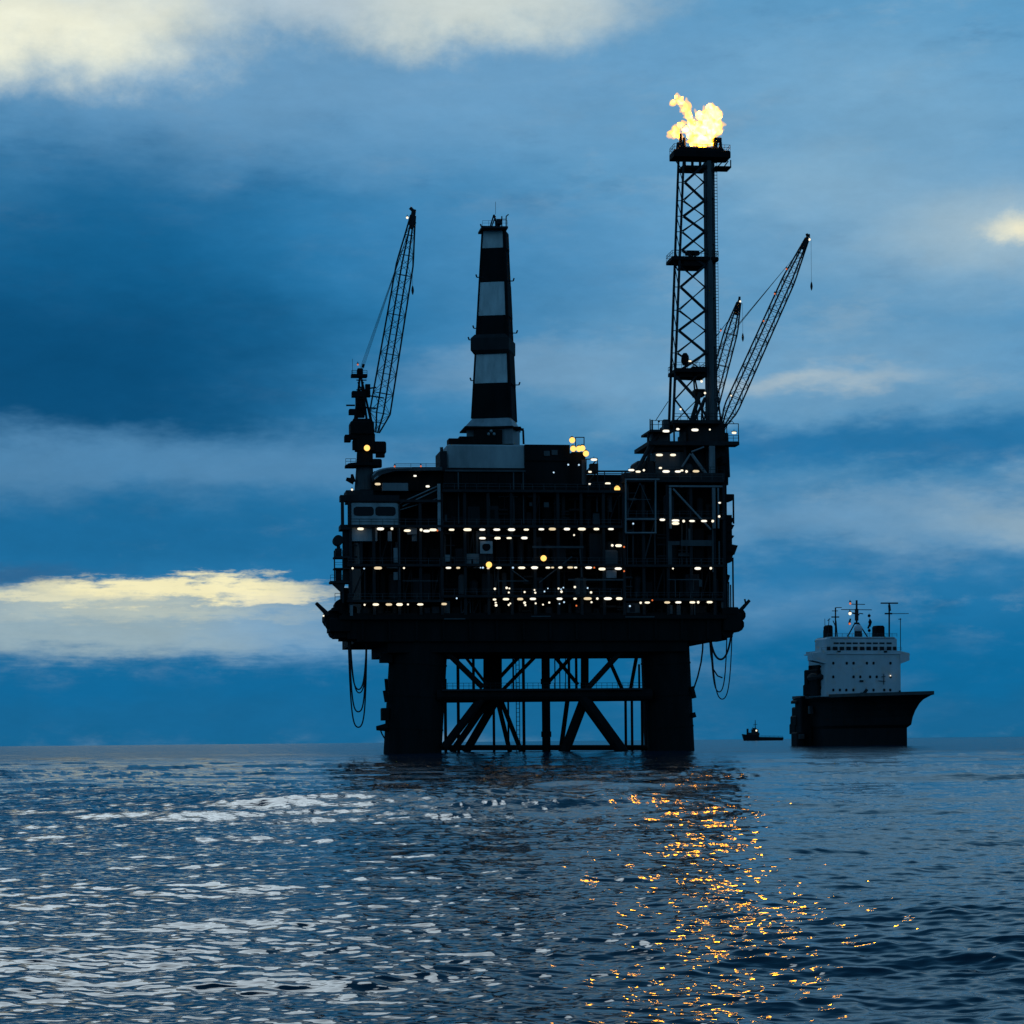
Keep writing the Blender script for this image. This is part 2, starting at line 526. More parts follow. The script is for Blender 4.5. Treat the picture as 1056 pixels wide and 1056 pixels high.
# ------------------------------------------------------------------ oil platform
F = Frame((551 - CX) * .2, 497, R(8))
L = F.L
def thing(name, label, cat, base, group=None):
    e = empty(name, F.W(base), F.th)
    return tag(e, label, cat, group)
ORG = Vector((0, 0, 0))
plat = thing('oil_platform', 'black steel offshore oil platform with rows of lit lamps, standing on thick legs', 'oil platform', ORG)
def part(mb, name, m, parent=None, org=(0, 0, 0), smooth=False):
    return mb.build(name, m, parent or plat, org, smooth)

# --- jacket
for (a0, a1, b0, b1, yl) in ((402, 462, 395.5, 455.5, 2), (662, 711, 668, 716.5, 2), (410, 455, 404, 450, 40), (660, 700, 664, 706, 40)):
    mb = MB()
    t0 = L((a0 + a1) / 2, 662, yl + 5); b_ = L((b0 + b1) / 2, 776, yl + 5)
    k = .2 * (1 + yl / 500)
    r0 = (a1 - a0) * k / 2; r1 = (b1 - b0) * k / 2
    b_ = t0 + (b_ - t0) * ((t0.z + 14) / (t0.z - b_.z)); r1 = r0 + (r1 - r0) * 1.0
    n = 20; prev = None
    mb.tube(t0, b_, r0, r1 * 1.01, n=24)
    for q in (.12, .3, .48, .66, .8):   # ring stiffeners
        c = t0.lerp(b_, q); d = (b_ - t0).normalized()
        rr = r0 + (r1 - r0) * q
        mb.tube(c, c + d * .35, rr + .12, n=24)
    part(mb, 'leg', M['black'], smooth=False)
def mem(mb, p0, p1, w, yl, yl2=None, n=8):
    mb.tube(L(*p0, yl), L(*p1, yl if yl2 is None else yl2), w * .1, n=n)
# front face frame
mb = MB()
mem(mb, (450, 717), (672, 716.5), 13, 3, n=12)
mem(mb, (459, 671), (498, 709), 6, 3); mem(mb, (475, 671), (502, 706), 3, 6)
mem(mb, (643, 669), (604, 712), 6, 3); mem(mb, (500, 716), (458, 771), 9, 3, n=10); mem(mb, (508, 716), (466, 776), 7, 8)
mem(mb, (515, 716), (480, 776), 9, 12, n=10); mem(mb, (600, 718), (643, 777), 13, 3, n=10)
mem(mb, (604, 718), (582, 776), 11, 6, n=10)
each(mb, 'jacket_brace', M['black'])
mb = MB()
for a, b in (((623, 669), (643, 714)), ((513, 722), (526, 776)), ((515, 718), (538, 776)), ((558, 671), (517, 713)), ((541, 671), (516, 698)),
             ((567, 671), (596, 706)), ((594, 672), (566, 703)), ((586, 716), (578, 776)), ((657, 674), (650, 712))):
    mem(mb, a, b, 5.2 if a[1] > 700 else 4.2, 38)
mem(mb, (455, 716), (668, 716), 9, 40, n=10)
mem(mb, (450, 771), (672, 771), 6, 40)
each(mb, 'jacket_brace', M['black'])
mb = MB()
mem(mb, (508, 668), (508, 716), 20, 20, n=14); mem(mb, (603, 668), (603, 712), 9, 20, n=10)
mem(mb, (450, 722), (672, 720), 6, 20)
mem(mb, (455, 771), (672, 771), 5, 20)
each(mb, 'inner_column', M['black'])
# conductors
for px, w, y0, y1 in ((562.5, 9.5, 668, 786), (472, 3.4, 668, 784), (488, 3.2, 668, 716), (529, 2, 668, 716), (459, 3.4, 700, 784), (509, 3, 716, 784), (524, 2.2, 716, 784),
                      (539.5, 3.4, 668, 784), (572, 1.3, 668, 714), (577, 1.3, 668, 714), (583, 1.0, 668, 714), (586.5, 3, 668, 714), (594, 3, 668, 714),
                      (645, 3, 716, 784), (651.5, 3, 716, 784), (662, 3.2, 716, 784), (659, 2.4, 685, 716)):
    mb = MB(); yl = 16 + (px * 7 % 9)
    p = L(px, y0, yl); q = L(px, y1, yl); q.x = p.x
    mb.tube(p, q, w * .1, n=10)
    if w > 8:
        for zz in (.32, .78): c = p.lerp(q, zz); mb.tube(c, c + Vector((0, 0, 1.2)), w * .1 + .2, n=10)
    part(mb, 'conductor_pipe', M['black'])
# ladder in the jacket and walkway rails on the brace
mb = MB()
pa = L(533.5, 668, 18); pb = L(533.5, 784, 18); pb.x = pa.x
for s in (-.35, .35): mb.tube(pa + Vector((s, 0, 0)), pb + Vector((s, 0, 0)), .09, n=5)
for i in range(26):
    c = pa.lerp(pb, i / 26); mb.tube(c + Vector((-.35, 0, 0)), c + Vector((.35, 0, 0)), .07, n=4)
part(mb, 'ladder', M['dark'])
mb = MB()
mb.rail(L(456, 711, 1.5), L(664, 710.5, 1.5), 1.3, 1.1, .05)
mb.rail(L(456, 711, 6), L(664, 710.5, 6), 1.3, 1.1, .05)
F.box(mb, 456, 664, 710, 712, 1.2, 6.5)
part(mb, 'walkway', M['dark'])
# leg appurtenances (left leg fenders and riser guards)
mb = MB()
F.box(mb, 393, 405, 674, 683, 3, 8, c=.2)
F.box(mb, 394, 402, 730, 743, 4, 8, c=.2)
mb.tube(L(388, 751, 5), L(400, 750, 5), .45, .9, n=8)
mb.tube(L(397, 712, 4), L(399, 724, 4), .5, n=6); mb.tube(L(398, 700, 4), L(399, 712, 4), .35, n=6)
mb.tube(L(713, 708, 4), L(716, 720, 4), .5, n=6); mb.tube(L(714.5, 735, 4), L(716, 740, 4), .5, n=6)
mb.path([L(392, 752, 5), L(394, 757, 5), L(397, 762, 5)], .15)
each(mb, 'fender', M['black'])

# --- cellar deck
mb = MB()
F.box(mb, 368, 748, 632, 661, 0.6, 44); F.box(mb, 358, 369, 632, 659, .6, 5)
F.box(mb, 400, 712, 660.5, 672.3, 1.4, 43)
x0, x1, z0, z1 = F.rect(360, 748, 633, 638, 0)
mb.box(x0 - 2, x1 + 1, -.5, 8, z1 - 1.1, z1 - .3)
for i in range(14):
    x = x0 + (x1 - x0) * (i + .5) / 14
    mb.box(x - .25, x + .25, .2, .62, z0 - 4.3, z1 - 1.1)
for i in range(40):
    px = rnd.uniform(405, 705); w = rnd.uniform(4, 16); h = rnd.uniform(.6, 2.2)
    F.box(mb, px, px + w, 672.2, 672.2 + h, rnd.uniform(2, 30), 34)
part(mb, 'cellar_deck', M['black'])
# end equipment, left and right: chunky lumps of gear round the deck ends
def lumps(spec, name, m=M['black']):
    mb = MB()
    for kind, px0, px1, py0, py1, y0, y1 in spec:
        if kind == 'b': F.box(mb, px0, px1, py0, py1, y0, y1, c=.25)
        else:
            c0 = L((px0 + px1) / 2, (py0 + py1) / 2, y0); c1 = Vector((c0.x, y1, c0.z))
            mb.tube(c0, c1, (px1 - px0) * .1, n=12)
    return part(mb, name, m)
lumps([('b', 340, 362, 637, 651, 0, 10), ('t', 334, 352, 629, 646, 2, 9), ('b', 345, 362, 648, 657.5, 1, 9), ('t', 336, 348, 637, 649, 1, 5),
       ('t', 341, 353, 645, 657, 3, 12), ('b', 352, 382, 650, 659.5, 2, 12), ('b', 378, 404, 655, 663, 2, 12), ('t', 345, 360, 617, 633, 1, 6),
       ('b', 352, 360, 606, 640, 1, 5), ('t', 355, 361, 654, 661, 2, 8), ('b', 342, 349, 626.5, 630, 0, 4)], 'winch_station')
lumps([('b', 746, 765, 632, 650, 0, 10), ('t', 756, 769.5, 627.5, 641, 1, 7), ('t', 752, 768, 637, 651, 2, 9), ('b', 745, 762, 626, 634, 0, 5),
       ('t', 744, 757, 645, 658, 1, 10), ('b', 710, 750, 652, 660, 2, 12), ('b', 748, 756, 650, 657, 2, 8), ('b', 742, 748, 656, 660, 2, 6),
       ('b', 715, 728, 658, 662.5, 3, 8), ('t', 757, 765, 643, 651, 2, 6)], 'winch_station')
mb = MB()
mb.tube(L(326, 622, 1), L(338, 634, 2), .35, .5, n=6)
mb.tube(L(327.5, 621.5, 3), L(338, 631, 3), .12, n=4)
part(mb, 'burner_boom', M['dark'])
mb = MB()
mb.tube(L(773, 619, 1), L(764, 629, 2), .32, .42, n=6); mb.tube(L(768, 618, 1), L(769.3, 623.2, 1.5), .2, n=5)
part(mb, 'burner_boom', M['dark'])

# --- decks, cores, columns
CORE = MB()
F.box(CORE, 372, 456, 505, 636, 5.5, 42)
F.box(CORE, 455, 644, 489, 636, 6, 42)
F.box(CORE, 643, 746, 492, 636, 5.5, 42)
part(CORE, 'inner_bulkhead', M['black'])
def deck(px0, px1, py, name='deck_floor', y0=-.4, y1=6.5, t=2.6, rail=True):
    mb = MB()
    x0, x1, z0, z1 = F.box(mb, px0, px1, py, py + t, y0, y1)
    ob = part(mb, name, M['dark'])
    if rail:
        r = MB(); r.rail((x0 + .2, y0 + .12, z1), (x1 - .2, y0 + .12, z1), 1.2, 2.2, .05)
        r.build('handrail', M['mid'], ob)
    return ob
for py in (515, 541.2, 581.5, 618.3): deck(358, 455, py, rail=py > 520)
for py in (505, 541.5, 581.2, 613.4): deck(456, 643, py)
for py in (494.5, 533, 582, 616.8): deck(644, 747, py)
deck(497, 545, 551.8, t=1.6, y1=3, rail=False)
mb = MB()
def col(mb, px, py0, py1, yl, w=.35):
    p = L(px, py0, yl); q = L(px, py1, yl)
    mb.box(p.x - w, p.x + w, yl - w, yl + w, q.z, p.z)
for px in (361, 385, 411, 433, 455, 479, 503, 527, 551, 575, 599, 622, 643, 663, 688, 712, 736, 746):
    col(mb, px, 516 if px < 455 else (500 if px > 645 else 508), 634, .35, .3)
part(mb, 'deck_column', M['dark'])
# equipment packed between the decks: each bay is one package
def package(px0, px1, py0, py1, seed, mats=('dark', 'black', 'mid')):
    r = random.Random(seed)
    mb = MB()
    px = px0
    while px < px1 - 2:
        w = min(r.uniform(4, 15), px1 - px)
        typ = r.random(); mi = r.choice((0, 0, 1, 1, 0, 2))
        y0 = r.uniform(1.0, 3.5)
        h = r.uniform(.35, .95) * (py1 - py0)
        if typ < .45:
            F.box(mb, px + .4, px + w - .4, py1 - h, py1, y0, 5.6, mi, c=.12)
            if r.random() < .5:
                F.box(mb, px + w * .25, px + w * .6, py1 - h * .8, py1 - h * .3, y0 - .12, y0 - .003, r.choice((0, 1, 2)))
        elif typ < .65:
            c = L(px + w / 2, py1, y0 + 1); rr = w * .085
            top = (py1 - py0) * .2 * r.uniform(.5, .85)
            mb.lathe(c, [(rr, 0), (rr, top - rr * .5), (rr * .7, top - rr * .15), (.05, top)], 12, mi)
        elif typ < .85:
            for k in range(r.randint(2, 4)):
                yy = py0 + (py1 - py0) * r.uniform(.12, .9)
                mb.tube(L(px - 1, yy, y0 + k * .4), L(px + w + 1, yy, y0 + k * .4), r.uniform(.09, .26), n=6, mi=mi)
            for k in range(r.randint(1, 3)):
                xx = px + w * r.random()
                mb.tube(L(xx, py0, y0 + .8), L(xx, py1, y0 + .8), r.uniform(.08, .22), n=6, mi=mi)
        else:
            a = L(px + .5, py1, y0); b = L(px + w - .5, py0, y0)
            mb.tube(a, b, .16, n=5, mi=mi); mb.tube((a.x, y0, b.z), (a.x, y0, a.z), .15, n=5, mi=mi); mb.tube((b.x, y0, b.z), (b.x, y0, a.z), .15, n=5, mi=mi)
        px += w + r.uniform(.3, 3)
    return part(mb, 'equipment_package', [M[k] for k in mats])
sd_ = 1
for (a, b, rows) in ((362, 454, ((545, 581), (585, 618), (621, 635))), (457, 549, ((509, 541), (545, 581), (585, 613), (617, 635))),
                     (550, 642, ((509, 541), (545, 581), (585, 613), (617, 635))), (646, 745, ((498, 533), (537, 582), (586, 616), (620, 635)))):
    for (c, d) in rows:
        package(a, b, c, d, sd_); sd_ += 1

# --- left: control cabin, frame, roof
mb = MB()
x0, x1, z0, z1 = F.box(mb, 361.5, 411, 518.5, 541, -.2, 5, c=.25)
F.box(mb, 361.5, 389, 544, 558, .6, 5)
cab = part(mb, 'control_cabin', M['pale'])
for a, b in ((364.6, 385.5), (387, 408)):
    mb = MB(); xa, xb, za, zb = F.rect(a, b, 522.5, 532, -.2)
    c = .55
    poly = [(xa + c, za), (xb - c, za), (xb - .15, za + .2), (xb, za + c), (xb, zb - c), (xb - .15, zb - .2), (xb - c, zb), (xa + c, zb), (xa + .15, zb - .2), (xa, zb - c), (xa, za + c), (xa + .15, za + .2)]
    mb.prism(poly, -.26, -.1)
    mb.build('window', M['glass'], cab)
mb = MB()
F.box(mb, 400, 404, 548, 558, .5, 1.2); F.box(mb, 420, 430, 543.5, 551, .3, 1.5); F.box(mb, 425, 430, 550, 558, .8, 2)
F.box(mb, 406, 411, 565, 580, .1, .8); F.box(mb, 399, 410, 583.5, 586, .2, .8); F.box(mb, 361, 364, 624, 637, -.1, .4); F.box(mb, 406, 412, 590, 598, .3, 1)
each(mb, 'junction_cabinet', M['grey'])
mb = MB()
F.box(mb, 351, 412, 510.5, 516.5, -.5, 3)
for px in (353, 360): col(mb, px, 512, 545, 0, .32)
F.box(mb, 351, 362, 541, 546, -.4, 5)
F.box(mb, 354, 362, 546, 600, .8, 3.2)
c0 = L(348.5, 557.5, 2); mb.tube((c0.x, .5, c0.z), (c0.x, 4, c0.z), 1.05, n=14)
F.box(mb, 357, 385, 505.5, 511, 1, 8)
part(mb, 'corner_frame', M['dark'])
mb = MB()   # left balcony stack
F.box(mb, 344.5, 361, 573.5, 575.3, -.3, 4); F.box(mb, 344.5, 361, 585.5, 586.7, -.3, 4); F.box(mb, 340.5, 361, 599, 601.2, -.6, 4)
for px in (344.8, 353.5): col(mb, px, 568, 601, -.1, .13)
mb.rail(L(340.8, 599, -.4), L(353, 599, -.4), 1.2, 1, .05); mb.rail(L(345, 573.5, -.1), L(357, 573.5, -.1), 1.2, 1, .06); mb.rail(L(345, 585.5, -.1), L(354, 585.5, -.1), 1.1, 1, .05)
F.box(mb, 346, 352.5, 565.5, 573.5, .6, 2.5); F.box(mb, 347.5, 351, 563, 566, .9, 2)
mb.tube(L(348.5, 566, 1), L(348.5, 560, 1), .12, n=5)
F.box(mb, 346, 352.5, 587, 599, .8, 1.2)
a = L(343.5, 601, 0); b = L(353.5, 611, 0); mb.hexa([(a.x, -.2, a.z - .1), (b.x, -.2, b.z), (b.x, 3.5, b.z), (a.x, 3.5, a.z - .1)], [(a.x, -.2, a.z + .1), (b.x + .6, -.2, a.z), (b.x + .6, 3.5, a.z), (a.x, 3.5, a.z + .1)])
col(mb, 353.5, 598, 622, .2, .2); mb.rail(L(345.5, 620, .3), L(354, 620, .3), 1.6, 1.5, .07)
part(mb, 'balcony', M['dark'])
mb = MB()
mb.tube(L(412, 519, .2), L(453, 500.5, .2), .14, n=5); mb.tube(L(415, 522, .6), L(453, 504, .6), .14, n=5); mb.tube(L(412, 526, .8), L(453, 513.5, .8), .1, n=5)
each(mb, 'sloping_pipe', M['grey'])
mb = MB(); p = L(452.5, 499, 0); q = L(452.5, 547.5, 0); mb.box(p.x - .3, p.x + .3, -.3, .3, q.z, p.z)
part(mb, 'corner_post', M['pale'])
# helideck-like curved roof edge at the left
mb = MB()
pts = []
for t in np.linspace(0, 1, 9):
    an = math.pi / 2 * t
    pts.append(L(384 + 24 * (1 - math.cos(an)), 490 - 8.5 * math.sin(an), 2))
poly = [(p.x, p.z) for p in pts] + [(L(456, 481.5, 2).x, L(456, 481.5, 2).z), (L(456, 485, 2).x, L(456, 485, 2).z)]
poly += [(L(407, 485.6, 2).x, L(407, 485.6, 2).z), (L(394, 489, 2).x, L(394, 489, 2).z), (L(386, 495, 2).x, L(386, 495, 2).z)]
mb.prism(poly[::-1], 2, 30)
part(mb, 'curved_roof', M['mid'])
mb = MB()
F.box(mb, 386, 456, 486, 506, 4.5, 30)
F.box(mb, 412, 456, 485, 512, 6, 38)
part(mb, 'roof_module', M['black'])
mb = MB(); F.box(mb, 394.5, 421, 498, 506, 2.4, 4.6, c=.1); part(mb, 'roof_cabinet', M['grey'])
mb = MB(); mb.path([L(384.5, 490, 1.2), L(388, 486.3, 1.2), L(394, 484, 1.2), L(400, 482.8, 1.2), L(425, 482.3, 1.2)], .16); mb.path([L(386, 494, 1.2), L(390, 491, 1.2)], .14)
part(mb, 'roof_pipe', M['pale'])
mb = MB()
mb.rail(L(408, 481.5, 2.2), L(455, 481.5, 2.2), .7, 3, .05)
F.box(mb, 454, 461, 465, 486, 3, 12); F.box(mb, 455, 457, 461, 466, 4, 5)
mb.tube(L(454, 470, 4), L(454, 461, 4), .1, n=4)
part(mb, 'roof_equipment', M['dark'])

# --- centre front: pale bits on the dark face
mb = MB()
def panel(mb, px0, px1, py0, py1, yl=-.1, d=.12): F.box(mb, px0, px1, py0, py1, yl, yl + d)
panel(mb, 480.5, 494, 571, 576.5, .9); panel(mb, 480.5, 486, 577, 585, .9); panel(mb, 488, 494, 577, 586, .9)
panel(mb, 459, 464, 572, 579, 1.0)
each(mb, 'wall_panel', M['grey'])
# square life-ring board with a dark ring
mb = MB()
xa, xb, za, zb = F.rect(495.3, 508, 558, 570.8, -.4)
cx_, cz_ = (xa + xb) / 2, (za + zb) / 2
mb.box(xa, xb, -.25, -.1, za, zb)
bd = part(mb, 'notice_board', M['pale'])
mb = MB()
n = 20; r_ = .86
poly = [(cx_ + r_ * math.cos(2 * math.pi * i / n), cz_ + .1 + min(r_ * math.sin(2 * math.pi * i / n), r_ * .72)) for i in range(n)]
mb.prism(poly, -.34, -.252)
mb.build('round_opening', M['black'], bd)
mb = MB(); panel(mb, 549, 602, 563, 565.2); each(mb, 'pale_beam', M['mid'])
mb = MB()
panel(mb, 458, 480, 637.5, 638.8, -.65); panel(mb, 548, 568, 635, 636.2, -.65); panel(mb, 645, 675, 635.5, 636.8, -.65)
panel(mb, 514, 545, 598.6, 599.6); panel(mb, 586, 643, 597, 598.6); panel(mb, 415, 452, 598.6, 599.4)
each(mb, 'pale_beam', M['mid'])
mb = MB()
for a, b in (((528, 588), (543, 599)), ((590, 574), (556, 601)), ((598, 566), (600, 595)), ((412, 540), (412, 598))): mb.tube(L(*a, .0), L(*b, .0), .14, n=5)
each(mb, 'diagonal_brace', M['mid'])
mb = MB(); F.box(mb, 622, 638, 567, 587, .2, 3, c=.4); part(mb, 'chemical_tank', M['mid'])
mb = MB(); F.box(mb, 625, 636, 588, 596, .1, 2, c=.2); part(mb, 'tank_skid', M['grey'])
# --- drilling module under the derrick
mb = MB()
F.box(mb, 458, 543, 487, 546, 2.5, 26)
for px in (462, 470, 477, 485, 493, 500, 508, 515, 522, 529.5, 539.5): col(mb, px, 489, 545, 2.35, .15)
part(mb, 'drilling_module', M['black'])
mb = MB()
for px in (472.5, 529.5, 539.5): col(mb, px, 487, 540, 2.1, .13)
panel(mb, 459, 542, 484.6, 486.3, 1.9, .5)
panel(mb, 514, 534, 511.5, 512.6, 2.0); panel(mb, 504.5, 505.5, 514, 530, 2.0)
each(mb, 'module_frame', M['mid'])
# --- roof module right of the derrick, with stair tower
mb = MB()
F.box(mb, 541.5, 588, 458.5, 506, 5, 30); F.box(mb, 586, 604, 469, 506, 5.5, 28); F.box(mb, 541, 606, 502, 512, 3, 24)
F.box(mb, 541.5, 588, 473.6, 475, 4.7, 5); F.box(mb, 590, 602, 466, 470, 6, 12)
F.box(mb, 606, 640, 503.5, 516, 3, 26); F.box(mb, 616, 631, 496, 504, 12, 20)
part(mb, 'utility_module', M['black'])
mb = MB(); panel(mb, 561, 567, 465, 470, 4.8); panel(mb, 569, 575, 464, 469, 4.8); panel(mb, 600, 604, 474, 500, 5.2, .2); panel(mb, 544, 555, 510, 513, 2.8)
panel(mb, 561, 566, 518, 523, .6); panel(mb, 546, 549, 518, 522, .6); panel(mb, 605, 640, 510, 512, 2.7); panel(mb, 628, 631, 512, 528, 2.7); panel(mb, 615, 616.4, 512, 528, 2.7)
each(mb, 'wall_panel', M['mid'])
mb = MB()
def frame(mb, px0, px1, py0, py1, y0, y1, r=.11):
    for yy in (y0, y1):
        P = [L(px0, py0, yy), L(px1, py0, yy), L(px1, py1, yy), L(px0, py1, yy)]
        for i in range(4): mb.tube(P[i], P[(i + 1) % 4], r, n=4)
    for (a, b) in ((px0, py0), (px1, py0), (px1, py1), (px0, py1)):
        mb.tube(L(a, b, y0), L(a, b, y1), r, n=4)
frame(mb, 593.5, 602.3, 451, 468, 6, 9, .12)
frame(mb, 604.5, 616, 473.5, 486, 5, 8, .14); frame(mb, 604.5, 616, 486, 500, 5, 8, .14)
mb.tube(L(605, 499, 5), L(615.5, 487, 5), .15, n=5); mb.tube(L(605, 486, 6), L(615.5, 474, 6), .15, n=5)
F.box(mb, 609, 617, 478, 486, 6, 8)
F.box(mb, 604, 617, 486, 487.3, 4.8, 8.2)
part(mb, 'stair_tower', M['dark'])
mb = MB()
mb.tube(L(615, 486, 4.5), L(660, 486, 4.5), .2, n=5); mb.tube(L(615, 488.5, 6), L(655, 488.5, 6), .1, n=5)
for px in (616.3, 623.5, 641.5, 645): mb.tube(L(px, 486, 4.5), L(px, 505, 4.5), .13, n=4)
mb.tube(L(606, 497.5, 4.2), L(632, 497.5, 4.2), .16, n=4)
mb.rail(L(606, 504, 4), L(640, 504, 4), 1.2, 1, .05)
mb.rail(L(606, 504, 8), L(640, 504, 8), 1.2, 1.2, .05)
F.box(mb, 630.5, 632.6, 496.5, 504, 4, 6)
F.box(mb, 640, 645, 498, 510, 3, 9)
part(mb, 'pipe_bridge', M['dark'])

# --- right module face
mb = MB()
for a, b in (((645.2, 493.5), (645.2, 549.5)), ((676, 495), (676, 549.5)), ((645, 494.5), (680, 494.5)), ((645, 549.5), (677, 549.5)), ((645, 535.5), (676, 535.5))):
    mb.tube(L(*a, -.55), L(*b, -.55), .2, n=5)
part(mb, 'lift_frame', M['grey'])
mb = MB()
for a, b in (((647, 530), (660, 498)), ((660, 498), (674, 530)), ((650, 515), (671, 515))): mb.tube(L(*a, -.3), L(*b, -.3), .08, n=4)
each(mb, 'frame_brace', M['mid'])
mb = MB()
for px, w in ((691, .22), (735.8, .32), (740.5, .16)): col(mb, px, 503, 545, -.5, w)
mb.tube(L(694, 504, -.6), L(733, 546, -.6), .2, n=6)
panel(mb, 690, 745, 500.5, 502.3, -.6, .3)
part(mb, 'bay_frame', M['grey'])
mb = MB()
panel(mb, 702, 735, 557, 563, -.2); panel(mb, 689, 701, 558, 562, -.1); panel(mb, 689, 693, 562, 583, -.1); panel(mb, 710, 712, 545, 557, -.05); panel(mb, 722, 724, 577, 578, .2)
panel(mb, 689, 723, 597.2, 598.2, -.2); panel(mb, 721, 724, 598, 605, -.2); panel(mb, 696, 697, 598, 616, -.2); panel(mb, 734.5, 736, 545, 590, -.4); panel(mb, 741, 742.5, 558, 583, -.3)
each(mb, 'module_cladding', M['mid'])
mb = MB(); panel(mb, 689, 693.5, 624, 633, .3, .4); panel(mb, 698, 702, 624, 634, .3, .4); panel(mb, 716, 717, 623, 634, .3, .4); panel(mb, 744, 748, 620, 627, .1, .4); each(mb, 'junction_cabinet', M['mid'])
# right edge: saw-toothed stack of walkways and the outer frame
mb = MB()
F.box(mb, 744, 750, 498, 632, .5, 40)
for (a, y0, y1) in ((757.5, 533, 541), (757.5, 540, 548), (757.5, 551, 557), (761, 561, 572), (757, 568, 580), (753, 592, 606)):
    p0 = L(748, y0 - 1, 1); p1 = L(a, y0 + 1.5, 1); p2 = L(a - 3.5, y1, 1); p3 = L(748, y1 + 1, 1)
    mb.prism([(p0.x, p0.z), (p3.x, p3.z), (p2.x, p2.z), (p1.x, p1.z)], 1, 7)
F.box(mb, 747, 755, 531, 579, 1.5, 9); F.box(mb, 748, 756.8, 509.5, 515.5, .6, 6); F.box(mb, 742, 750, 510, 518, .3, 5)
for px in (756.2,): col(mb, px, 510, 540, .8, .16)
col(mb, 755.7, 575, 628, 1, .15); col(mb, 751.5, 600, 628, 1, .12); col(mb, 750, 600, 628, 2, .12); col(mb, 753.4, 603, 628, 3, .12)
F.box(mb, 745, 751, 470, 500, 3, 10); F.box(mb, 746, 749.5, 472, 478, 2, 6)
part(mb, 'edge_gallery', M['black'])

# --- base of the flare tower (deck house, stairs)
mb = MB()
F.box(mb, 644, 748, 487.5, 495, .6, 30)
F.box(mb, 676, 708, 466, 489, 7, 14, mi=1)
F.box(mb, 706, 746, 447, 490, 9, 16)
F.box(mb, 728, 748, 440, 492, 8, 18)
for a in (668.5, 706): col(mb, a, 446, 488, 6, .25)
F.box(mb, 669, 748, 455, 459, 4, 20); F.box(mb, 670.5, 695, 443, 445.2, 4, 14); F.box(mb, 694, 744, 433, 436.5, 4, 18)
F.box(mb, 711, 746, 436, 456, 6.5, 17)
mb.tube(L(672, 457, 5), L(656, 487, 5), .45, n=6); mb.tube(L(676, 457, 5), L(660, 487, 5), .25, n=6)
mb.tube(L(681, 445, 6), L(673, 458, 6), .4, n=6)
F.box(mb, 657, 676, 475, 488, 7, 15, c=.4)
F.box(mb, 739, 762.5, 455.3, 458.8, 5, 9)
F.box(mb, 672, 706, 461, 464, 6, 8); F.box(mb, 672, 690, 447, 456, 7, 9, mi=1); F.box(mb, 684.5, 691, 432.5, 444, 7, 9, mi=1)
for px in (672.5, 690, 695): col(mb, px, 433, 458, 5, .16)
mb.rail(L(671, 443, 4.3), L(695, 443, 4.3), 1.9, 1.4, .07); mb.rail(L(695, 433, 4.3), L(744, 433, 4.3), 1.3, 1.4, .06)
mb.rail(L(739, 455, 5.2), L(762, 455, 5.2), 1.2, 1.2, .06); mb.rail(L(660, 487.5, .8), L(747, 487.5, .8), 1.2, 1.4, .05)
frame(mb, 749.5, 761.5, 437, 455.5, 5.5, 8, .1)
mb.tube(L(742.5, 425, 6), L(742.5, 436, 6), .12, n=4); mb.tube(L(670.3, 432, 5), L(670.3, 445, 5), .12, n=4)
c = L(679.5, 434.5, 6); mb.ball(c, .25, 6)
mb.path([L(757, 437, 5.6), L(755, 434, 5.6), L(751, 437, 5.6), L(746, 446, 5.6)], .08)
part(mb, 'flare_base', [M['dark'], M['mid']])
mb = MB()
mb.tube(L(713, 468, 4), L(729, 490, 4), .33, n=6); mb.tube(L(713, 466, 4), L(726, 461, 4), .2, n=5); mb.tube(L(712, 468, 4.3), L(703, 482, 4.3), .22, n=5)
col(mb, 733, 460, 491, 4, .38); col(mb, 736, 460, 491, 4.2, .22)
each(mb, 'flare_base_brace', M['grey'])
mb = MB()
p = L(704, 466, 6.8); mb.ball(L(709.5, 483, 8), 1.1, 8); F.box(mb, 676, 701, 467, 484, 6.6, 7.2)
each(mb, 'deck_house_wall', M['mid'])

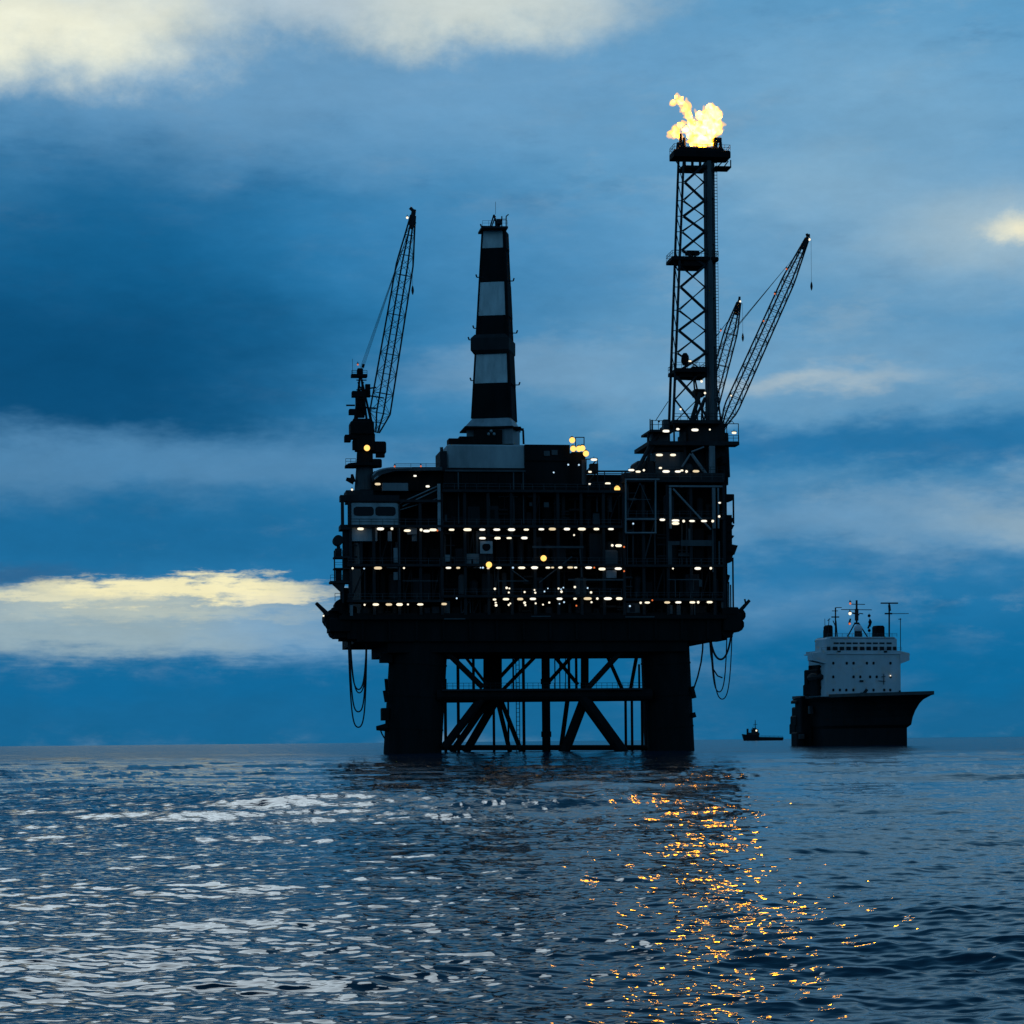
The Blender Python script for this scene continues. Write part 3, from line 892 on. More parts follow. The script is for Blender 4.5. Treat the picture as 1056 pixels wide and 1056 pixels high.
# --- lamps on the platform
def lozenge(mb, h, r, n=12):
    vs = []; pr = [(-1, .08), (-.94, .42), (-.78, .76), (-.5, .96), (0, 1), (.5, .96), (.78, .76), (.94, .42), (1, .08)]
    for x, k in pr:
        for i in range(n): vs.append((x * h, -.05 + r * k * .8 * math.cos(2 * math.pi * i / n), r * k * math.sin(2 * math.pi * i / n)))
    fs = [tuple(range(n)), tuple(range(9 * n - 1, 8 * n - 1, -1))]
    for j in range(8):
        for i in range(n): fs.append((j * n + i, (j + 1) * n + i, (j + 1) * n + (i + 1) % n, j * n + (i + 1) % n))
    mb.add(vs, fs, 1)
def lampmesh(kind, tone='lamp'):
    mb = MB()
    if kind == 'tube':
        mb.box(-.85, .85, -.16, .2, .28, .42, 0)
        lozenge(mb, .80, .29)
        mb.box(-.06, .06, .0, .12, .42, .75, 0)
        return mb, [M['black'], M[tone]]
    if kind == 'short':
        mb.box(-.5, .5, -.14, .2, .25, .38, 0)
        lozenge(mb, .47, .25)
        mb.box(-.05, .05, .0, .1, .38, .75, 0)
        return mb, [M['black'], M[tone]]
    if kind == 'flood':
        mb.ball((0, -.1, 0), .62, 10, 1)
        mb.lathe((0, .15, 0), [(.3, -.35), (.5, -.2), (.5, .5), (.2, .85)], 10, 0)
        mb.tube((0, .3, .5), (0, .9, .9), .07, n=5, mi=0)
        return mb, [M['black'], M['amber']]
    m = {'bulb': 'bulb', 'cool': 'cool', 'red': 'redl'}[kind]
    mb.ball((0, 0, 0), .25 if kind == 'bulb' else .18, 8, 1)
    mb.tube((0, .05, .22), (0, .12, .6), .07, n=5, mi=0)
    mb.lathe((0, 0, .22), [(.28, 0), (.2, .1), (.06, .2)], 8, 0)
    return mb, [M['black'], M[m]]
LN = {'tube': 'strip_light', 'short': 'strip_light', 'flood': 'floodlight', 'bulb': 'bulb_light', 'cool': 'bulb_light', 'red': 'warning_light'}
LM = {}
def lamp(kind, px, py, yl, parent=plat, base=(0, 0, 0), fr=None):
    tone = rnd.choice(('lamp', 'lamp', 'lamp2', 'lamp2', 'lamp3')) if kind in ('tube', 'short') else 'lamp'
    if (kind, tone) not in LM:
        mb, ms = lampmesh(kind, tone)
        o = LM[kind, tone] = mb.build(LN[kind], ms)
    else:
        o = LM[kind, tone].copy(); COL.objects.link(o)
    o.parent = parent
    o.location = (fr or F).L(px, py, yl) - Vector(base)
    if kind in ('tube', 'short'):
        k = rnd.uniform(.66, 1.0); o.scale = (k * rnd.uniform(.85, 1.1), k, k)
    elif kind == 'bulb' or kind == 'cool':
        k = rnd.uniform(.7, 1.15); o.scale = (k, k, k)
    return o
T_ = lambda s, yl, kind: [lamp(kind, px, py, yl) for px, py in s]
T_([(371.8, 545.4), (392.3, 545.4), (420, 547.2), (439.8, 547.6), (446.6, 546.4), (465.7, 546.3), (482, 546.2), (497.3, 546.2), (512.3, 546.2), (527.5, 546.2), (542.7, 546.2), (558.2, 545.8),
    (569.5, 545.6), (584.6, 545.6), (600, 545.6), (615, 545.6), (630, 545.6)], -.55, 'tube')
T_([(497.5, 555), (513, 555), (525, 554.9), (540.7, 554.8)], -.55, 'tube')
T_([(389.8, 585.8), (462.5, 585.6), (514.4, 585.6), (538, 585.5), (551.2, 585.4), (565, 585.4), (588, 585.2), (607, 585.4), (620.8, 586.8), (637.5, 586.4)], -.55, 'tube')
T_([(472.5, 585.6), (503.5, 586), (569.8, 585.3), (577.8, 585.3), (593.6, 585.3)], -.55, 'short')
T_([(387.5, 623.4), (401, 623.4), (412, 623.4), (433.4, 623.3), (458, 622.9)], -.55, 'tube')
T_([(521.8, 617.9), (536.4, 617.8), (549.5, 617.6), (577, 617.5), (606, 617.3), (626.8, 617.3), (638.5, 617.3)], -.55, 'tube')
T_([(510, 618.3), (593, 617.4)], -.55, 'short')
T_([(696.6, 536.9), (696.6, 539.8), (713.6, 537.3), (726, 537.3), (719.5, 586.2), (667.5, 621.4), (688, 621.3), (699.5, 621.2), (714, 621.2), (731.8, 621)], -.85, 'tube')
T_([(683, 536), (637.8, 562.7)], -.85, 'tube')
T_([(651, 484.8), (658, 486.4), (686.8, 486.2), (699, 486.3), (717.7, 486)], .2, 'tube'); T_([(702.9, 485.2), (681, 482.6)], .3, 'short')
T_([(680, 469.2), (694, 469.2)], 5.6, 'tube'); T_([(686.8, 444.6), (716.6, 443.4)], 3.8, 'tube'); T_([(699, 442.6), (757, 446.4)], 5, 'short')
T_([(742, 518.5)], -.6, 'short')
T_([(612.5, 474), (626.8, 498.6)], 4, 'tube'); T_([(608.4, 486.6), (608, 499.2)], 4, 'short')
T_([(389.5, 499.2)], 3.6, 'tube'); T_([(428, 490.8), (441, 501.6)], 3.6, 'short')
T_([(370 + 34.2, 545.2), (434.3, 546.4), (363.6, 586), (416.6, 585.8), (376, 623.7), (420.7, 623.3), (631.4, 562.4), (616, 617.3), (592, 551.8), (705, 537.4), (735, 537.4), (733, 586), (694, 586.3),
    (660.7, 621.6), (720, 621.1), (363, 504.9), (333.6, 635), (592.8, 605.4), (701.8, 422), (727, 405.2) if 0 else (664, 484.9), (708, 486.2)], -.75, 'bulb')
T_([(510.3, 607.2), (522.5, 606.2), (525.3, 606.8), (524.7, 611), (541, 610.5), (551.2, 608.4), (552, 611.2), (511.2, 621.6), (511.6, 624.2), (524.6, 623.8), (526.2, 622.3), (541, 621.6), (541.8, 624), (552.4, 622.2), (566.4, 621.4), (560, 623.5),
    (610, 621), (609.5, 610.9), (576, 606.9), (579, 610.2), (732, 443), (741.6, 532.6)], -.6, 'bulb')
T_([(565, 606.8), (561.5, 610), (581, 606), (578.6, 607.6), (581.7, 621), (577, 622.6), (529, 585.4), (498, 585.4), (495.6, 585.4), (649.6, 625), (653, 540), (471, 617), (586, 479.2), (597, 479.4), (571, 487.2), (375.5, 586.4), (606, 606.4)], -.75, 'cool')
T_([(451, 547.1), (643.6, 564), (643.6, 589), (594.4, 624.6), (672.7, 619), (407, 481), (434, 480.8), (612.8, 585.4)], -.75, 'red')
T_([(504.2, 582.4), (560.5, 575.7)], -.7, 'flood'); T_([(636.4, 504)], 2.4, 'flood')
T_([(590, 454), (591, 462.8), (597, 462.8), (600.5, 462.3), (604.2, 467.8)], 4.6, 'flood')

# ------------------------------------------------------------------ drilling derrick
yd = 9.0
dbase = L(509, 487, yd)
der = thing('drilling_derrick', 'tapering drilling derrick clad in black and white bands standing on the platform roof', 'derrick', dbase)
der.rotation_euler = (0, 0, F.th)
def frustum(mb, a0, a1, py0, b0, b1, py1, yl, dep0=None, dep1=None, mi=0):
    """clad section between two heights, top edge a0..a1, bottom edge b0..b1; square in plan unless told otherwise"""
    xa, xb, _, _ = F.rect(a0, a1, py0, py0, yl); xc, xd, _, _ = F.rect(b0, b1, py1, py1, yl)
    zt = L((a0 + a1) / 2, py0, yl).z; zb = L((b0 + b1) / 2, py1, yl).z
    d0 = (xb - xa) if dep0 is None else dep0; d1 = (xd - xc) if dep1 is None else dep1
    ym = yl + 5; ox_ = L((a0 + a1) / 2, py0, yl + 5).x - L((a0 + a1) / 2, py0, yl).x
    rot = R(-17)
    def rg(x0, x1, d, z):
        cx = (x0 + x1) / 2; h = (x1 - x0) / 2 ; k = 1 / (abs(math.cos(rot)) + abs(math.sin(rot)) * d / (2 * h) * .55)
        out = []
        for sx_, sy_ in ((-1, -1), (1, -1), (1, 1), (-1, 1)):
            X = sx_ * h * k; Yv = sy_ * d / 2 * k
            out.append((cx + ox_ + X * math.cos(rot) - Yv * math.sin(rot), ym + X * math.sin(rot) + Yv * math.cos(rot), z))
        return out
    lo_, hi_ = rg(xc, xd, d1, zb), rg(xa, xb, d0, zt)
    mb.hexa(lo_, hi_, mi)
    return lo_, hi_
bands = [(234.5, 253, 'white'), (253, 288.5, 'black'), (288.5, 323.5, 'white'), (323.5, 361, 'black'), (361, 394, 'white'), (394, 430.5, 'black')]
def wid(py):  # left and right edge of the tower at a row
    t = (py - 234) / (430 - 234)
    return 497.8 + (487.2 - 497.8) * t, 523 + (532 - 523) * t
for i, (a, b, c) in enumerate(bands):
    mb = MB(); l0, r0 = wid(a + .12); l1, r1 = wid(b - .12)
    frustum(mb, l0, r0, a + .12, l1, r1, b - .12, yd)
    if c == 'white':      # dark sheet over the right hand face, its shade put into the colour
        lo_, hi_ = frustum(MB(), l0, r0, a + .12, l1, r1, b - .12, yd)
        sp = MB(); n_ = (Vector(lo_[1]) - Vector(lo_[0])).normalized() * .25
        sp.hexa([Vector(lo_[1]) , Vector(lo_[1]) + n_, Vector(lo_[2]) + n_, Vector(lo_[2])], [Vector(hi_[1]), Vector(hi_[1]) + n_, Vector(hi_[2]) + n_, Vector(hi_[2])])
        sp.build('shaded_side_sheet', M['black'], der, dbase)
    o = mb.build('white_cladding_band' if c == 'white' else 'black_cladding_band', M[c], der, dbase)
for k, r_ in ((0, .2), (1, .34), (2, .2)):
    mb = MB()
    l0, r0 = wid(234.5); l1, r1 = wid(430.4)
    lo_, hi_ = frustum(MB(), l0, r0, 234.5, l1, r1, 430.4, yd)
    mb.tube(hi_[k], lo_[k], r_, n=6)
    part(mb, 'corner_leg', M['black'], der, dbase)
mb = MB()
frustum(mb, 490, 526.5, 343.5, 486, 531, 347.5, yd, 9, 10); frustum(mb, 486, 531, 347.5, 486, 531, 360, yd, 10, 10); frustum(mb, 486, 531, 360, 489, 528.5, 363.5, yd, 10, 8.5)
part(mb, 'monkey_board', M['dark'], der, dbase)
mb = MB(); frustum(mb, 487.7, 531.8, 430.5, 480.2, 537, 440, yd, 9, 13); part(mb, 'skirt_roof', M['pale'], der, dbase)
mb = MB(); frustum(mb, 482, 535.5, 440, 482, 535.5, 458, yd, 11, 11); part(mb, 'drill_floor_wall', M['grey'], der, dbase)
mb = MB(); F.box(mb, 490, 518, 443, 457.5, yd - 1.2, yd + 3); F.box(mb, 463, 474, 452, 458.5, yd - 2, yd + 2); F.box(mb, 474, 492, 450, 458.5, yd - 1.5, yd + 2)
F.box(mb, 479.5, 537.5, 439.6, 441, yd - 1.6, yd + 8); mb.rail(L(476, 458, yd - 2), L(486, 458, yd - 2), 1.5, 1, .06)
mb.path([L(536, 441, yd - 1), L(539.5, 444, yd - 1), L(540, 458, yd - 1)], .22); mb.tube(L(534, 443, yd - 1), L(540, 443, yd - 1), .3, n=5)
part(mb, 'drill_floor_opening', M['black'], der, dbase)
mb = MB(); 
for px, py in ((506.5, 444.5), (503.8, 447.5), (509.5, 447.5)): mb.ball(L(px, py, yd - 1.4), .32, 8)
each(mb, 'travelling_gear', M['pale'], der, dbase)
mb = MB(); F.box(mb, 461, 542, 458.5, 482.5, yd - 3.2, yd + 13, c=.3); part(mb, 'wind_wall', M['wall'], der, dbase)
mb = MB(); F.box(mb, 460.5, 542.5, 482.6, 486, yd - 3, yd + 12); part(mb, 'skid_base', M['dark'], der, dbase)
mb = MB()   # crown frame
mb.tube(L(505.5, 234, yd + 4), L(509.3, 221.5, yd + 4), .16, n=5); mb.tube(L(513, 234, yd + 4), L(509.3, 221.5, yd + 4), .22, n=5)
mb.tube(L(507, 234, yd + 7), L(511, 223, yd + 7), .14, n=5)
mb.tube(L(522, 235, yd + 5), L(522, 223, yd + 5), .13, n=5); mb.tube(L(522, 223, yd + 5), L(524.5, 221, yd + 5), .12, n=5)
mb.tube(L(517.5, 234, yd + 5), L(517.5, 223, yd + 5), .14, n=5); mb.tube(L(511, 226, yd + 4), L(522, 226, yd + 5), .09, n=4)
F.box(mb, 512, 517.5, 226, 230.5, yd + 3.5, yd + 6, c=.2); mb.tube(L(511, 221, yd + 4), L(511, 208, yd + 4), .05, n=4)
F.box(mb, 497, 524, 233, 235, yd + .4, yd + 7)
mb.rail(L(497.5, 233, yd + .5), L(523.5, 233, yd + .5), 1.1, 1.2, .04)
part(mb, 'crown_block', M['dark'], der, dbase)
for (px, py, s) in ((497.5, 234, -1), (496, 286, -1), (492.8, 338.6, -1), (488, 350.5, -1), (490, 392.5, -1), (525, 289.8, 1), (528.5, 343.5, 1), (531, 397, 1)):
    mb = MB()
    p = L(px + (4 if s < 0 else -4), py, yd + 3); q = L(px + s * 4.2 if py > 240 else px - 1, py, yd + 3)
    mb.tube(p, q, .11, n=5); mb.tube(q, q + Vector((s * .2, 0, .6)), .16, n=6)
    part(mb, 'floodlight_bracket', M['dark'], der, dbase)

# ------------------------------------------------------------------ flare tower
yf = 10.0
fbase = L(716, 436, yf + 3)
flt = thing('flare_tower', 'tall lattice flare tower with burning gas at its top', 'flare tower', fbase)
def fx(py):   # left leg, left back leg, right side
    t = (py - 166) / (436 - 166)
    return 699.7 + (690 - 699.7) * t, 705 + (694.2 - 705) * t, 731 + (734 - 731) * t
corners = []
for (k, yl) in ((0, yf + 4), (1, yf), (2, yf), (2, yf + 7)):
    mb = MB(); p = L(fx(166)[k], 166, yl); q = L(fx(436)[k] + (0 if yl < yf + 6 else -3), 436, yl)
    r = .26 if k < 2 else .5
    mb.tube(p, q, r, r * 1.15, n=8)
    part(mb, 'tower_leg', M['mid'] if k == 2 else M['dark'], flt, fbase)
mb = MB()
rows = [170, 188, 207, 223, 239, 258, 274, 296, 320, 341, 364, 384]
for i in range(len(rows) - 1):
    a, b = rows[i], rows[i + 1]
    la, lb = fx(a)[1], fx(b)[1]; ra, rb = fx(a)[2] - 5, fx(b)[2] - 5
    m_a = (la, ra) if i % 2 == 0 else (ra, la)
    ma_ = (ra if i % 2 == 0 else la + 2); mb_ = (lb + 2 if i % 2 == 0 else rb)
    mb.tube(L(ma_, a, yf), L(mb_, b, yf), .3, n=6)
    mb.tube(L(la if i % 2 == 0 else ra, a, yf + .6), L(rb if i % 2 == 0 else lb, b, yf + .6), .13, n=5)
    mb.tube(L(fx(a)[1] + 2, a, yf + 6), L(fx(b)[2] - 6, b, yf + 6), .12, n=5); mb.tube(L(fx(a)[2] - 6, a, yf + 6), L(fx(b)[1] + 2, b, yf + 6), .12, n=5)
    mb.tube(L(fx(a)[0], a, yf + 4), L(fx(b)[1], b, yf), .1, n=5); mb.tube(L(fx(b)[0], b, yf + 4), L(fx(b)[1], b, yf), .1, n=5)
for (a, b, r) in (((697, 388), (719, 412), .35), ((718, 388), (696, 412), .18), ((696, 412), (712, 433), .2), ((719, 412), (697, 434), .12), ((689, 414), (676, 434), .08), ((719, 411), (730, 434), .2), ((722, 405), (713, 434), .45), ((727, 410), (716, 434), .3)):
    mb.tube(L(*a, yf), L(*b, yf), r, n=6)
part(mb, 'lattice_bracing', M['dark'], flt, fbase)
mb = MB()
for dxp, r in ((-3.2, .55), (0, .6), (3, .55)):
    p = L(fx(168)[2] + dxp, 168, yf + 2 + dxp * .3); q = L(fx(436)[2] + dxp * 1.15, 436, yf + 2 + dxp * .3); mb.tube(p, q, r, r * 1.12, n=10)
for (py0, py1) in ((186, 205), (288, 308), (342, 358), (240, 252), (392, 412)):
    p = L(fx(py0)[2], py0, yf + 2); q = L(fx(py1)[2], py1, yf + 2); mb.tube(p, q, .98, n=12)
part(mb, 'flare_riser', M['mid'], flt, fbase)
mb = MB()
p = L(736.6, 168, yf + 1); q = L(739.6, 436, yf + 1)
for s in (0, .55): mb.tube(p + Vector((s, 0, 0)), q + Vector((s, 0, 0)), .05, n=4)
for i in range(86):
    c = p.lerp(q, i / 85); mb.tube(c - Vector((.25, 0, 0)), c + Vector((.62, 0, 0)), .07, n=4)
part(mb, 'ladder', M['dark'], flt, fbase)
def platform_(px0, px1, py0, py1, y0, y1, name, rails=True, extra=None):
    mb = MB(); F.box(mb, px0, px1, py0, py1, y0, y1, c=.2)
    if extra: extra(mb)
    o = part(mb, name, M['black'], flt, fbase)
    if rails:
        r = MB()
        x0, x1, z0, z1 = F.rect(px0, px1, py0, py1, y0)
        r.rail((x0 + .1, y0 + .1, z1), (x1 - .1, y0 + .1, z1), 1.2, 1.2, .05); r.rail((x0 + .1, y1 - .1, z1), (x1 - .1, y1 - .1, z1), 1.2, 1.2, .05)
        r.rail((x0 + .1, y0 + .1, z1), (x0 + .1, y1 - .1, z1), 1.2, 1.5, .05); r.rail((x1 - .1, y0 + .1, z1), (x1 - .1, y1 - .1, z1), 1.2, 1.5, .05)
        r.build('handrail', M['dark'], o, fbase)
    return o
def ext(mb):
    F.box(mb, 700, 747, 151.5, 155, yf + .2, yf + 4.6, c=.3); F.box(mb, 738, 754.2, 171.2, 172.6, yf, yf + 4)
    F.box(mb, 704, 730, 170.5, 173, yf - .2, yf + 5)
    for a, b in (((746, 166), (739, 173)), ((753.5, 165), (753.5, 173)), ((697, 166), (704, 176)), ((751, 166), (746, 173))): mb.tube(L(*a, yf + .5), L(*b, yf + .5), .13, n=5)
    for px in (706, 714, 722): mb.tube(L(px, 166, yf + .5), L(px, 174, yf + .5), .3, n=6)
platform_(695, 753.8, 154.5, 161.5, yf, yf + 5, 'flare_deck', True, ext)
platform_(693, 741.5, 264.2, 268, yf - .5, yf + 6, 'service_platform', True, lambda mb: (F.box(mb, 705, 728, 269, 274, yf, yf + 6), mb.tube(L(694, 268, yf), L(699, 279, yf), .15, n=5), F.box(mb, 708, 722, 258, 262, yf + 2, yf + 4, c=.3)))
def ext2(mb):
    mb.lathe(L(706.5, 369, yf + 1), [(.5, -1.6), (.9, -.8), (.8, .4), (.4, 1)], 10); F.box(mb, 714, 729, 378, 388, yf, yf + 6); F.box(mb, 702, 718, 384, 388.5, yf, yf + 5)
    F.box(mb, 717, 727, 401, 408, yf + 1, yf + 4)
platform_(696.5, 728, 379.5, 383.5, yf - 1, yf + 7, 'equipment_platform', True, ext2)
mb = MB()
for px, py0, w in ((702, 138, .3), (705.5, 142, .3), (700, 147, .45), (743, 146, .3)): mb.tube(L(px, py0, yf + 3), L(px, 155, yf + 3), w, w * 1.5, n=8)
F.box(mb, 736, 744.5, 141.5, 145, yf + 2, yf + 4, c=.15); mb.tube(L(738, 145, yf + 3), L(737, 154, yf + 3), .55, n=8)
each(mb, 'burner_tip', M['dark'], flt, fbase)
lamp('short', 711.5, 372.4, yf - .6, flt, fbase); lamp('bulb', 723.5, 393.3, yf - .5, flt, fbase); lamp('bulb', 727, 405.3, yf - .5, flt, fbase)

# flame
def build_flame():
    def bl(px, py, r, dy=0, sx=1, sz=1): return (L(px, py, yf + 4 + dy), r * .2, sx, sz)
    S = [bl(724, 146, 9.5), bl(716, 146, 7), bl(731, 145, 7, 0), bl(722, 135, 10), bl(733, 131, 11.5, .5), bl(737, 121, 8.5, .5), bl(741, 134, 6.5), bl(743, 127, 4.5), bl(720, 121, 5.2), bl(728, 120, 6.5, .3), bl(734, 116, 6),
         bl(714, 127, 6), bl(710, 119, 5.6), bl(706, 112, 5.6), bl(702, 105, 5.4), bl(697.5, 100, 4.0), bl(695, 105, 3.4), bl(704, 103, 3.4), bl(709, 110, 3.4), bl(695.5, 138, 6.3), bl(694, 133, 3.2), bl(700, 141, 4.5), bl(703, 129, 4.2), bl(707, 134, 4.5), bl(711, 139, 4.5), bl(713, 132, 5)]
    from mathutils import noise
    base = L(722, 151.5, yf + 4)
    def body(name, grow, amp, col, k, off, dens):
        mbs = MB()
        for c, r, a, b in S:
            if r + grow > .25: mbs.ball(c, r + grow, 12)
        tmp = mbs.build('tmp', M['dark'])
        md = tmp.modifiers.new('r', 'REMESH'); md.mode = 'VOXEL'; md.voxel_size = .16
        dg = bpy.context.evaluated_depsgraph_get(); dg.update()
        me = bpy.data.meshes.new_from_object(tmp.evaluated_get(dg))
        bpy.data.objects.remove(tmp)
        me.update()
        o3 = Vector((off, 0, off * .7))
        co = []
        for v in me.vertices:
            p = v.co * Vector((1, 1, .8)) if False else v.co
            n = noise.noise(p * .55 + o3) * .9 + noise.noise(p * 1.25 + o3) * .75 + noise.noise(p * 2.8 + o3) * .42
            w = noise.noise_vector(p * .7 + o3) * .6
            q = v.co + v.normal * (n * amp) + w * amp
            lick = max(0, noise.noise(Vector((p.x * 1.3 + off, p.y * 1.3, p.z * .35)))) * amp
            q.z += lick * max(0, v.normal.z + .3) * 1.6; q.x -= lick * .5
            co.append(q - base)
        for v, q in zip(me.vertices, co):
            q.z = max(q.z, 0); v.co = q
        me.name = name
        m = bpy.data.materials.new(name)
        m.use_nodes = True
        t = m.node_tree; t.nodes.clear()
        e = nd(t, 'ShaderNodeEmission'); e.inputs[0].default_value = col + (1,); e.inputs[1].default_value = k
        o_ = nd(t, 'ShaderNodeOutputMaterial'); ab = nd(t, 'ShaderNodeVolumeAbsorption'); ab.inputs[0].default_value = (0, 0, 0, 1); ab.inputs[1].default_value = dens
        ad = nd(t, 'ShaderNodeAddShader'); t.links.new(e.outputs[0], ad.inputs[0]); t.links.new(ab.outputs[0], ad.inputs[1])
        t.links.new(ad.outputs[0], o_.inputs['Volume'])
        me.materials.clear(); me.materials.append(m)
        o = bpy.data.objects.new(name, me); COL.objects.link(o)
        return o
    o = body('gas_flame', -.18, 1.0, (1, .46, .06), 1.7, 0.0, .7)
    o.location = F.W(base); o.rotation_euler = (0, 0, F.th)
    tag(o, 'bright yellow gas flame blown left above the flare tower', 'flame')
    c = body('flame_core', -.42, .75, (1, .37, .0055), 75, 3.3, 0.0)
    c.parent = o
build_flame()

# ------------------------------------------------------------------ cranes
def crane(label, base_px, yl, boom_base, tip, dyl_tip, w, dep, gantry, hook, seg, lightpts, pedestal, head, ropes_from=None, house=None):
    base = L(*base_px, yl)
    e = thing('pedestal_crane', label, 'crane', base, 'pedestal cranes on the platform')
    pedestal(e, base)
    p = L(*boom_base, yl); q = L(*tip, yl + dyl_tip)
    mb = MB()
    ax = (q - p).normalized()
    side = ax.cross(Vector((0, 1, 0))) + Vector((0, .55, 0))
    mb.truss(p, q, w[0], w[1], side, seg, .18, .055, (.09, .22), dep[0], dep[1])
    bm = part(mb, 'boom', M['dark'], e, base)
    mb = MB(); n = ax.cross(Vector((0, 1, 0)))
    for (s0, s1, r0, r1) in head:
        mb.tube(q + ax * s0[0] + n * s0[1], q + ax * s1[0] + n * s1[1], r0, r1, n=8)
    mb.build('boom_head', M['dark'], bm, base)
    mb = MB(); gp = L(*gantry, yl + 1)
    for s in (-.9, -.3, .3, .9): mb.tube(gp + Vector((s * .4, s, 0)), q - ax * 1.5 + Vector((0, s * .6, 0)), .045, n=4)
    part(mb, 'luffing_rope', M['rope'], e, base)
    mb = MB(); hk = L(*hook, yl + dyl_tip); top = Vector((hk.x, hk.y, q.z - .3)); mb.tube(top, hk, .035, n=4)
    mb.tube(q, top, .07, n=4)
    part(mb, 'hoist_rope', M['rope'], e, base)
    mb = MB(); mb.lathe(hk - Vector((0, 0, 1.2)), [(.06, -.6), (.2, -.2), (.28, .3), (.2, .9), (.06, 1.3)], 8)
    part(mb, 'hook_block', M['dark'], e, base)
    for k, px, py in lightpts: lamp(k, px, py, yl + dyl_tip * .8 - 1.2, bm, base)
    return e, base

def ped_left(e, base):
    y = 8.0
    mb = MB()
    mb.tube(L(375.5, 509, y), L(376, 480, y), 2.1, 1.75, n=18)
    part(mb, 'pedestal', M['mid'], e, base)
    mb = MB(); mb.tube(L(376, 481, y), L(376.5, 452, y), 1.75, 1.6, n=16)
    c = L(376, 481.5, y); mb.lathe(c, [(1.6, -.2), (3.6, .0), (3.6, .6), (1.6, .65)], 18)
    F.box(mb, 362, 372, 444.5, 452, y - 2, y + 1, c=.2); F.box(mb, 364, 370, 453, 463, y - 1.5, y + 1, c=.2)
    F.box(mb, 385, 398.5, 455, 466, y - 1.5, y + 2, c=.3); F.box(mb, 388, 397, 466, 471, y - 1, y + 1, c=.25); F.box(mb, 367, 387, 446, 464, y - 2, y + 2, c=.3)
    F.box(mb, 361, 370, 432 + 3, 446, y - 1, y + 2, c=.2)
    F.box(mb, 380, 390, 460, 464, y - 1, y + 1); F.box(mb, 384, 394, 473, 481, y - 2, y + 1, c=.3)
    mb.rail(L(356.5, 479, y - 2), L(367, 479, y - 2), 1.2, 1, .06); mb.tube(L(357, 494, y - 1), L(365, 496.5, y - 1), .35, .7, n=8); mb.tube(L(363, 489, y - 1), L(364, 497, y - 1), .25, .6, n=6)
    F.box(mb, 356.5, 366, 479, 481.5, y - 2.2, y + 1)
    part(mb, 'slewing_column', M['black'], e, base)
    mb = MB()
    F.box(mb, 361.5, 386, 434, 447, y - 2.5, y + 3, c=.3); F.box(mb, 364, 384, 431.5, 436, y - 2, y + 2, c=.2); F.box(mb, 355.5, 362, 448, 455, y - 2, y + .5, c=.2)
    part(mb, 'machinery_house', M['black'], e, base)
    mb = MB()
    top = L(371.5, 383, y)
    for a, s in (((366, 432), -1), ((378, 432), -1), ((368, 432), 1.2), ((382, 432), 1.2)):
        mb.tube(L(*a, y + s), top + Vector((0, s * .6, 0)), .25, .2, n=6)
    for py in (392, 402, 411, 420): mb.tube(L(367.5, py, y - 1), L(378, py, y - 1), .13, n=5)
    for a, b in (((367, 430), (377, 411)), ((378, 430), (367, 411)), ((368, 411), (375, 394)), ((377, 411), (369, 394))): mb.tube(L(*a, y - .8), L(*b, y - .8), .14, n=5)
    F.box(mb, 363, 378, 403, 409, y - 1, y + 1, c=.15); F.box(mb, 360, 367, 421.5, 427, y - 1, y + 1, c=.15); F.box(mb, 367, 376, 409, 430, y - .6, y + 1)
    F.box(mb, 362.5, 379, 385.5, 388.3, y - 1.2, y + 1.2); mb.rail(L(362.8, 386, y - 1.1), L(378.6, 386, y - 1.1), .8, .8, .06); F.box(mb, 368.5, 374.5, 379.5, 386, y - .8, y + .8, c=.2)
    F.box(mb, 377, 382, 396, 409, y - .5, y + 1); mb.tube(L(357, 418, y - .5), L(366, 418, y - .5), .18, n=5); mb.tube(L(377, 420.5, y - .5), L(388, 421, y - .5), .18, n=5)
    mb.path([L(379, 404, y), L(381, 400.5, y), L(388, 399.5, y)], .18); mb.tube(L(380, 408, y), L(396, 410.5, y), .15, n=5); mb.tube(L(374, 379, y), L(375, 375.5, y), .3, n=6)
    mb.tube(L(363.5, 386, y), L(363.5, 370, y), .05, n=4)
    part(mb, 'gantry', M['black'], e, base)
    lamp('flood', 378.4, 462, y - 2.8, e, base); lamp('red', 369, 376, y - .6, e, base)
crane('left pedestal crane with its steep boom pointing up beside the cladded derrick', (376, 509), 8.0, (388.5, 446), (426, 222), -8, (3.2, 2.4), (3.4, 2.4), (373, 380), (425.5, 295), 22,
      [('bulb', 420, 224.5)], ped_left, [((-2, 0), (1.2, 0), .55, .45), ((.6, -.3), (1.4, .9), .35, .35), ((-2.8, .0), (-1.2, -.5), .45, .45)])

def ped_right(e, base):
    y = 17.0
    mb = MB(); mb.tube(L(744, 492, y), L(743.5, 447, y), 1.9, 1.6, n=16); part(mb, 'pedestal', M['black'], e, base)
    mb = MB(); F.box(mb, 736, 748, 436, 450, y - 2, y + 3, c=.3); part(mb, 'machinery_house', M['black'], e, base)
    mb = MB()
    for s in (-1, 1): mb.tube(L(738, 440, y + s), L(735, 366, y + s * .5), .2, n=5); mb.tube(L(744, 440, y + s), L(735, 366, y + s * .5), .2, n=5)
    part(mb, 'gantry', M['dark'], e, base)
crane('long boomed pedestal crane leaning right beside the flare tower', (744, 492), 17.0, (745.5, 440), (832.5, 246), -4, (2.5, 2.1), (2.6, 2.0), (735, 367), (836.8, 291), 26,
      [('bulb', 834.8, 247), ('red', 811, 277.5), ('red', 799, 303), ('red', 787.5, 331), ('bulb', 754, 408)], ped_right, [((-2.5, 0), (.2, 0), .5, .4), ((.2, 0), (.9, .55), .28, .28), ((.5, -.2), (1.0, .1), .25, .25)])
